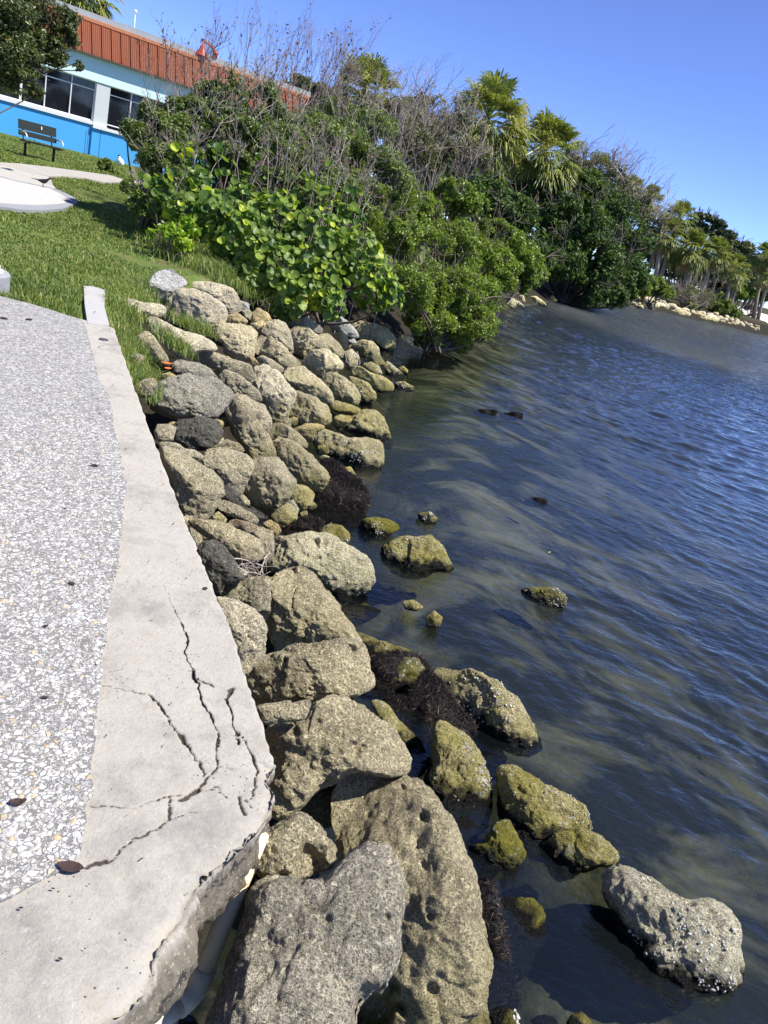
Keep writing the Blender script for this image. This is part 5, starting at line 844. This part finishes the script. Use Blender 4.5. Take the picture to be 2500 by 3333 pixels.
# ------------------------------------------------------------------ blackbird
bc = hit(139, 619, lawn); bc[2] += .055; rt = nrm(np.array([.88, .45, 0])); tow = nrm(np.array([.47, -.88, 0])); BK = mat_plain('black_plumage', (.008, .008, .010), .45, .3, 30)
def bird():
    sec = [(-.200, .105, .010, .004), (-.15, .108, .016, .006), (-.10, .105, .012, .010), (-.06, .102, .024, .022), (-.02, .100, .036, .036), (.025, .105, .040, .042), (.06, .125, .034, .036), (.082, .152, .024, .025), (.098, .172, .023, .023), (.113, .180, .021, .020), (.127, .178, .010, .010), (.148, .172, .003, .003)]
    V = []; F = []; n = 14
    for x, z, w_, h in sec:
        for k in range(n): a = 2*math.pi*k/n; V.append(bc+rt*x+tow*w_*math.cos(a)+uz*(z+h*math.sin(a)))
    for i in range(len(sec)-1):
        for k in range(n): F.append((i*n+k, i*n+(k+1) % n, (i+1)*n+(k+1) % n, (i+1)*n+k))
    mb = MB().add(V, F)
    for sg in (-1, 1):
        q = bc+rt*(.005+sg*.006)+tow*sg*.014; mb.tube([q+uz*.075, q+uz*.035-rt*.006, q+uz*.003], .0035, 6); mb.tube([q+uz*.003-rt*.012, q+uz*.003+rt*.022], .003, 5); mb.tube([q+uz*.003, q+uz*.003+rt*.018+tow*.009], .0025, 5)
    return mb
mb = bird(); solo('blackbird', 'black bird with a long tail standing on the round white pad', 'bird', mb.V, mb.F, BK, True)
# white jug by the bush
jc = hit(390, 541, lawn); r_ = thing('white_jug', 'white plastic jug with a dark cap lying against the bush near the blue wall', 'jug', jc)
mb = MB().tube([jc+uz*.02+rt*.06, jc+uz*.08+rt*.04, jc+uz*.17-rt*.01, jc+uz*.22-rt*.03, jc+uz*.25-rt*.04, jc+uz*.30-rt*.055], [.06, .10, .10, .07, .035, .03], 16); part(r_, 'jug_body', mb.V, mb.F, WHT, True)
mb = MB().tube([jc+uz*.30-rt*.055, jc+uz*.33-rt*.062], [.036, .034], 12); part(r_, 'cap', mb.V, mb.F, IRN, True)
# ------------------------------------------------------------------ grass
GRS = leafmat('grass_blade', (.09, .14, .035), (.27, .34, .12), .32, .6, (.42, .38, .20), .92, .15)
def blades(P, h, w_, rng, lean=.45):
    n = len(P); az = rng.uniform(0, 6.28, n); hh = h*np.clip(1+.3*rng.standard_normal(n), .35, 2.); d = np.stack([np.cos(az), np.sin(az), az*0], 1); sd = np.stack([-np.sin(az+rng.normal(0, .8, n)), np.cos(az), az*0], 1); L = lean*(.3+rng.random(n))
    m = P+d*(hh*L*.35)[:, None]+np.stack([az*0, az*0, hh*.6], 1); tp = P+d*(hh*L)[:, None]+np.stack([az*0, az*0, hh*(1-.3*L)], 1); ww = (w_*np.ones(n))[:, None]
    V = np.stack([P-sd*ww, P+sd*ww, m+sd*ww*.7, m-sd*ww*.7, tp], 1).reshape(-1, 3); k = np.arange(n)*5
    return V, np.concatenate([np.stack([k, k+1, k+2], 1), np.stack([k, k+2, k+3], 1), np.stack([k+3, k+2, k+4], 1)], 0)
def clear(P):
    k = np.ones(len(P), bool)
    for x, y, r, zt_ in FOOT:
        if y < 13: k &= (P[:, 0]-x)**2+(P[:, 1]-y)**2 > r*r
    return k
def lawn_blades():
    rng = np.random.default_rng(5); n = 430000; r = 4.8*(32/4.8)**(rng.random(n)**.95); th = rng.uniform(math.radians(-46), math.radians(4), n); P = np.stack([r*np.sin(th), r*np.cos(th)], 1)
    for poly in (loop, PA, PB, PC, sb): P = P[~tri_in(np.asarray(poly)[:, :2], P)]
    sd = sdist(P); W = np.interp(P[:, 1], Wn_y, Wn); keep = (sd > W*.97+(P[:, 1] < 7)*.35) & ((P-BP[:2])@bn[:2] > .02)
    P = P[keep]; P = P[clear(P)]; q = np.c_[P*1.1, P[:, :1]*0]; P = P[(fbm(q, 4, 61) > -.75) & ((fbm(q*.8, 4, 65)+rng.random(len(P))*.9 < .95) | (P[:, 0] < -5))]
    r = np.hypot(P[:, 0], P[:, 1]); z = ground(P); h = np.clip((.034)*(1+.35*vn(np.c_[P*2, r*0], 71)), .02, .1)*(1+.5*(r < 7.8)); V, F = blades(np.c_[P, z-.005], h, .0022+.0005*r, rng); print('blades', len(P)); return V, F
V, F = lawn_blades(); solo('lawn_grass', 'short green lawn grass between the walkway and the building', 'grass', V, F, GRS, kind='stuff')
def tuft(name, lab, pts, n, h, w_, seed, rad, zoff=0., mat=GRS):
    rng = np.random.default_rng(seed); P = []
    for (u, v) in pts:
        c = hit(u, v); m = n//len(pts); q = c+rng.standard_normal((m, 3))*[rad, rad, 0]; P.append(q)
    P = np.concatenate(P); xc_ = np.interp(P[:, 1], tR[:, 1], tR[:, 0]); P = P[((P[:, 0] > xc_+.03) | (P[:, 1] > yend)) & ~tri_in(sb[:, :2], P[:, :2]) & ~tri_in(loop[:, :2], P[:, :2])]; P = P[clear(P)]; P[:, 2] = surf(P[:, :2])-.08+zoff; V, F = blades(P, h, w_, rng, .8); return solo(name, lab, 'grass', V, F, mat, kind='stuff')
tuft('tall_grass', 'tall grass growing between the seawall and the upper rocks', px('9', '1230 700 1280 780 1330 860 1400 780 1440 880 1380 950 1330 1000 1380 1060 1480 1000'), 2200, .11, .0045, 1, .08)
tuft('tall_grass', 'lower clump of long grass beside the seawall near the orange leaf', px('9', '1430 1150 1480 1220 1440 1290 1520 1280 1560 1200 1500 1330 1450 1360'), 1900, .10, .004, 2, .075)
tuft('tall_grass', 'fringe of grass at the head of the rock pile', px('9', '1180 500 1240 440 1300 420 1380 440 1450 400 1250 560 1160 560 1500 330'), 3000, .09, .0045, 3, .16, .06)
tuft('tall_grass', 'tall wild grass under the left side of the broad-leaved bush', [(600, 850), (650, 870), (700, 890), (640, 830), (560, 820), (740, 905), (690, 850), (540, 780), (760, 930)], 4200, .17, .006, 4, .26, .1)
tuft('tall_grass', 'thin grass sprouting between the long knobbly cream rock and the tan boulder', px('3', '420 400 470 425 520 440 400 520 360 500 430 545 560 445'), 800, .12, .004, 6, .07, .12)
# ------------------------------------------------------------------ seaweed mats
t = NT('black_seaweed'); g = t.pos(); c = t.mix(t.noise(g, 40, 5, .7), (.004, .004, .004), (.016, .013, .011)); SW = t.done(t.pbsdf(c, .75, t.bump(t.noise(g, 90, 4, .8), 1., .02), .25))
t = NT('seaweed_strand'); r_i = t.n('NewGeometry').outputs['Random Per Island']; c = t.ramp(r_i, (0., (.004, .003, .004)), (.85, (.014, .009, .009)), (.95, (.05, .03, .022)), (.992, (.22, .16, .10))); SWS = t.done(t.pbsdf(c, .6, None, .3))
def seaweed(label, P, seed, n=9000, th=.35, up=0.):
    o = rock(P, 'd', th, label, None, up, seed, 6, 'seaweed_mat'); o['category'] = 'seaweed'; o.data.materials[0] = SW
    rng = np.random.default_rng(seed); me = o.data; V = np.empty(len(me.vertices)*3, dtype=np.float32); me.vertices.foreach_get('co', V); V = V.reshape(-1, 3)+np.array(o.location); N = np.empty(len(me.vertices)*3, dtype=np.float32); me.vertices.foreach_get('normal', N); N = N.reshape(-1, 3)
    ok = np.where((N@nrm(CAM-V.mean(0)) > -.15) | (N[:, 2] > .2))[0]; i = rng.choice(ok, n); p = V[i]+rng.standard_normal((n, 3))*.003; nn = N[i]; T = nrm(np.cross(nn, rng.standard_normal((n, 3)))); A = []; B = []; L = rng.uniform(.012, .042, n)[:, None]; cv = rng.standard_normal((n, 3))*.35; last = p-T*L*.5+nn*.002
    pts = [last]
    for k in (1, 2, 3): T = nrm(T+cv*.5-nn*.55*(k-1.2)); last = last+T*L*.55+nn*.003; pts.append(last)
    n = n; r = rng.uniform(.0004, .0014, n)[:, None]; sdv = nrm(np.cross(T, nn))*r; Vv = np.stack([pts[0]-sdv, pts[0]+sdv, pts[1]+sdv, pts[1]-sdv, pts[2]+sdv, pts[2]-sdv, pts[3]], 1).reshape(-1, 3); k = np.arange(n)*7
    F = np.concatenate([np.stack([k+a, k+b, k+c_], 1) for a, b, c_ in ((0, 1, 2), (0, 2, 3), (3, 2, 4), (3, 4, 5), (5, 4, 6))], 0); part(o, 'strands', Vv, F, SWS, kind='stuff')
seaweed('black stringy seaweed mat lying beside the round lobe of the double boulder at the water', px('4', '980 370 1060 370 1120 400 1150 440 1240 490 1290 580 1265 660 1265 730 1230 770 1160 770 1090 720 1000 740 960 720 920 700 960 640 960 560 1020 520 1040 450'), 301, 26000, .15)
seaweed('smaller tongue of black seaweed reaching left under the upper seaweed mat', px('4', '860 735 940 715 1010 740 1000 780 920 800 820 815 775 795'), 302, 8000, .14)
seaweed('black seaweed mat filling the hollow behind the saddle-shaped rock', px('5', '850 470 950 490 985 400 1010 360 1060 410 1100 480 1170 560 1200 610 1150 640 1060 590 1010 610 1000 680 960 650 900 570 840 510'), 303, 26000, .16)
seaweed('brown and black dried seaweed heaped on the lump behind the pillow-shaped boulder', px('5', '745 310 830 305 900 295 980 315 1015 380 985 480 950 500 860 490 770 470 700 465 760 440 775 400'), 304, 18000, .30, .0)
seaweed('dark seaweed fringe in the shaded water between the submerged mossy stone and boulder', px('6', '830 230 880 220 900 300 910 400 925 480 960 540 930 600 890 560 860 480 850 380 838 300'), 305, 9000, .13, -.03)
for lb_, (u_, v_), sd_ in (('small patch of dark weed breaking the surface, left of a pair in open water', (1583, 1336), 311), ('small patch of dark weed breaking the surface, right of a pair in open water', (1672, 1345), 312), ('dark weed patch with ripples around it in open water above the oblong rock', (1752, 1622), 313)):
    seaweed(lb_, [(u_+38*math.cos(a)*(1+.2*math.sin(3*a+sd_)), v_+15*math.sin(a)*(1+.2*math.cos(2*a))) for a in np.linspace(0, 6.28, 10)[:-1]], sd_, 900, .2, -.05)
# ------------------------------------------------------------------ oysters on the wet rocks
t = NT('oyster_shell'); g = t.n('NewGeometry'); c = t.ramp(g.outputs['Random Per Island'], (0., (.20, .19, .14)), (.5, (.42, .41, .35)), (1., (.66, .65, .60))); OYS = t.done(t.pbsdf(c, .6, t.bump(t.noise(g.outputs['Position'], 200, 3), .5, .004)))
def oysters(o, n, z0=.02, z1=.20, seed=1, rs=(.006, .016), right=.0):
    rng = np.random.default_rng(seed); me = o.data; V = np.empty(len(me.vertices)*3, dtype=np.float32); me.vertices.foreach_get('co', V); V = V.reshape(-1, 3)+np.array(o.location); N = np.empty_like(V).ravel(); me.vertices.foreach_get('normal', N); N = N.reshape(-1, 3)
    q = fbm(V*7, 3, seed); ok = np.where((V[:, 2] > z0) & (V[:, 2] < z1) & (q > .05) & (N[:, 0]*.6-N[:, 1] > right))[0]
    if len(ok) < 5: return
    i = rng.choice(ok, n); p = V[i]+rng.standard_normal((n, 3))*.004; nn = nrm(N[i]+rng.standard_normal((n, 3))*.5); T = nrm(np.cross(nn, rng.standard_normal((n, 3)))); B = np.cross(nn, T); s_ = rng.uniform(*rs, n)*.62; k = 8; W_ = np.zeros((n, 2*k+1, 3))
    for j in range(k):
        a = 2*math.pi*j/k; rr_ = (1+.25*rng.standard_normal(n)*.6)*s_
        W_[:, j] = p+(T*math.cos(a)+B*math.sin(a)*.7)*rr_[:, None]-nn*.003; W_[:, k+j] = p+(T*math.cos(a)+B*math.sin(a)*.7)*(rr_*.7)[:, None]+nn*(s_*.3)[:, None]
    W_[:, 2*k] = p+nn*(s_*.25)[:, None]; f = [(j, (j+1) % k, k+(j+1) % k) for j in range(k)]+[(j, k+(j+1) % k, k+j) for j in range(k)]+[(k+j, k+(j+1) % k, 2*k) for j in range(k)]
    part(o, 'oyster_shells', W_.reshape(-1, 3), (np.array(f)[None]+(np.arange(n)*(2*k+1))[:, None, None]).reshape(-1, 3), OYS, kind='stuff')
def rk(key): return [o for l, o in RK.items() if key in l][0]
for i_, (key, n, z1, rs) in enumerate([('saddle and yellow oyster', 130, .22, (.006, .016)), ('whitish bean-shaped', 220, .22, (.006, .015)), ('barnacle covered rock in', 200, .6, (.004, .009)), ('barnacle speckled upright', 110, .6, (.004, .010)), ('large pale boulder with oysters', 70, .2, (.012, .022)), ('standing alone in the water', 60, .2, (.007, .015)), ('farthest out', 90, .2, (.005, .012)),
   ('lumpy tan rock with oysters', 60, .3, (.015, .03)), ('olive rock with white oysters', 40, .3, (.015, .03)), ('long olive rock', 40, .3, (.015, .028)), ('outermost low', 25, .3, (.015, .025)), ('flat wet mossy', 50, .3, (.006, .014)), ('round yellowish boulder', 30, .12, (.01, .02)), ('yellow green rounded rock', 14, .4, (.008, .015)), ('orange stain', 25, .3, (.012, .025)), ('small shell crusted', 50, .2, (.008, .014)), ('small oyster clump', 60, .5, (.012, .026)), ('white shell crusted lump', 60, .5, (.01, .022)), ('broad pale flat topped', 60, .14, (.006, .012)), ('longest smooth', 60, .16, (.006, .012))]):
    oysters(rk(key), n, .015, z1, 500+i_, rs)
# ------------------------------------------------------------------ sticks, leaves, litter
s = Segs(); rng = np.random.default_rng(77)
def sp_(u, v, up=0.): 
    p = hit(u, v); return p+(CAM-p)/np.linalg.norm(CAM-p)*.16+[0, 0, up]
for a, b in (('480 955', '640 1050'), ('655 1050', '700 915'), ('655 1000', '600 985'), ('500 1000', '570 1055'), ('540 1055', '650 1055'), ('660 960', '710 930'), ('520 985', '590 1000'), ('600 1030', '650 1010')):
    p = sp_(*px('4', a)[0]); q = sp_(*px('4', b)[0]); s.curve(p, q, .0045, .002, .05, 5, rng)
    for _ in range(3): m_ = p+(q-p)*rng.random(); s.curve(m_, m_+rng.standard_normal(3)*.06, .002, .001, .1, 3, rng)
V, F = s.mesh(5); solo('dry_sticks', 'pale dry sticks caught between the boulders beside the seawall', 'sticks', V, F, TWIG)
s = Segs()
for a, b in (('1240 520', '1250 570'), ('1300 520', '1310 585'), ('1245 565', '1275 590')):
    s.curve(sp_(*px('3', a)[0]), sp_(*px('3', b)[0]), .006, .003, .06, 4, rng)
V, F = s.mesh(5); solo('dry_sticks', 'thin twig on the small cream stone near the upper waterline', 'sticks', V, F, TWIG)
def leaf1(label, c, L, Wd, az, mat, curl=.3, up=.004):
    c = np.array(c, float)+[0, 0, up]; d = np.array([math.cos(az), math.sin(az), 0]); e = np.array([-d[1], d[0], 0]); V = []; F = []; n = 9
    for i in range(n):
        f = i/(n-1); w_ = Wd*math.sin(math.pi*min(1, f*.96+.02))**.8*.5; x = (f-.5)*L; z = curl*L*(f-.5)**2*1.2
        for j in (-1, -.5, 0, .5, 1): V.append(c+d*x+e*w_*j+[0, 0, z+curl*w_*abs(j)*.8+.001*math.sin(i*2.1+j)])
    for i in range(n-1):
        for j in range(4): a = i*5+j; F.append((a, a+5, a+6, a+1))
    return solo('fallen_leaf', label, 'leaf', V, F, mat, True)
DL = mat_plain('dark_brown_leaf', (.055, .030, .026), .6, .4, 40, bump=.5); OL = mat_plain('orange_leaf', (.62, .16, .04), .6, .3, 20); TL = mat_plain('tan_leaf', (.50, .33, .14), .7, .3, 20)
c7 = lambda s_: at(*px('7', s_)[0], 1.106)
leaf1('large dark brown leaf on the edge between walkway and cap near the bottom', c7('330 1482'), .060, .030, .1, DL, .25)
leaf1('dark brown folded leaf on the walkway at the left edge', c7('78 1180'), .036, .022, .3, DL, .5); leaf1('small dark curled leaf beside the folded leaf at the left edge', c7('112 1170'), .014, .012, 1.3, DL, .6)
leaf1('dark brown leaf on the walkway, farthest up of those near the cap', c7('338 148'), .032, .014, -.3, DL, .4); leaf1('small black leaf on the walkway left of the first crack', c7('215 348'), .018, .012, .8, DL, .4)
leaf1('small black leaf on the walkway close to the crack at the cap edge', c7('210 684'), .022, .010, .2, DL, .4); leaf1('tiny dark leaf on the upper middle of the walkway', at(309, 1518, 1.106), .05, .02, .2, DL, .5); leaf1('small dark leaf on the far walkway near the bollard', at(12, 1038, 1.106), .07, .04, .2, DL, .3)
leaf1('dark leaf on the cap close to the wall edge above the cracks', at(*px('7', '963 172')[0], 1.1), .022, .018, .9, DL, .4); leaf1('dark leaf on the far walkway right of the bollard', at(95, 1042, 1.106), .06, .04, 1.2, DL, .3)
p = sp_(*px('3', '368 582')[0]); leaf1('orange dry leaf standing beside the grass clump', p, .10, .06, .4, OL, .5, .0); p = sp_(*px('3', '372 606')[0]); leaf1('smaller orange leaf just under the orange dry leaf', p, .07, .05, 1., OL, .5, .0)
p = atd(1078, 1003, 11.3); leaf1('curled tan dead leaf under the front of the broad-leaved bush', p, .22, .10, .9, TL, .6, 0); p = atd(990, 966, 10.9); leaf1('pinkish brown dead leaf hanging among the green round leaves', p, .11, .09, .3, mat_plain('pinkish_leaf', (.42, .24, .19), .7), .4, 0)
leaf1('tiny yellow green leaf floating on the open water', at(1788, 1798, .004), .05, .012, .9, mat_plain('floating_leaf', (.45, .5, .12), .5), .1, .002)
n = 900; P = np.c_[RNG.uniform(-3.4, -.1, n), .9+6*RNG.random(n)**1.3]; xr_ = np.interp(P[:, 1], tR[:, 1], tR[:, 0]); xl_ = np.interp(P[:, 1], E1s[:, 1], E1s[:, 0]); P = P[(P[:, 0] < xr_-.02) & ((P[:, 0] > xl_) | (RNG.random(n) < .35))]; n = len(P)
V, F = leaves(np.c_[P, np.full(n, 1.1085)], np.c_[RNG.normal(0, .25, (n, 2)), np.ones(n)], .006+.0012*P[:, 1], .45, rng=RNG, jit=.6); V[:, 2] = np.maximum(V[:, 2], 1.101); solo('leaf_litter', 'tiny dark specks of leaf litter scattered over the cap and walkway', 'litter', V, F, DL, kind='stuff')
# filler stones down in the gaps of the rock pile
rng = np.random.default_rng(9); gp = px('3', '330 700 700 380 1100 400 1400 520 1540 700 1300 900 1420 1000')+px('4', '1200 600 1150 850 700 1100 300 1100 60 300')
ANC = [(560, 1080, 'long knobbly cream rock'), (760, 1120, 'square tan rock'), (920, 1100, 'rounded grey rock'), (1000, 1200, 'saddle of two tan rocks'), (1180, 1230, 'olive rocks at the point'), (620, 1280, 'big streaked grey boulder'), (880, 1290, 'large pale cream rock'), (1010, 1350, 'overhanging brown grey boulder'), (820, 1390, 'tall ridged grey rock'), (1180, 1420, 'round yellowish boulder'), (640, 1580, 'tall rough boulder at the seawall'), (850, 1560, 'double boulder'), (980, 1500, 'grooved oval boulder'), (780, 1760, 'wedge-shaped tan boulder'), (930, 1700, 'greenish split rock'), (660, 1420, 'dark almost black rock'), (1070, 1750, 'mossy rocks by the broad pale boulder')]
k = 0
while k < 90:
    u_, v_ = rng.uniform(450, 1330), rng.uniform(930, 1900)
    if not tri_in(gp, np.array([[u_, v_]]))[0]: continue
    s_ = rng.uniform(14, 30)*(.6+.5*(v_-900)/900); P = [(u_+s_*math.cos(a)*rng.uniform(.75, 1.2), v_+s_*.8*math.sin(a)*rng.uniform(.75, 1.2)) for a in np.linspace(0, 6.28, 9)[:-1]]
    cc_ = 'cygtyc'[k % 6]; a_ = min(ANC, key=lambda q: (q[0]-u_)**2+(q[1]-v_)**2)[2]
    rock(P, cc_, .7, {'c': 'small cream', 'y': 'small yellow', 'g': 'small grey', 't': 'small tan'}[cc_]+' stone wedged low beside the '+a_, 'small stones wedged between the boulders', up=-.16, sub=4, seed=3000+k); k += 1
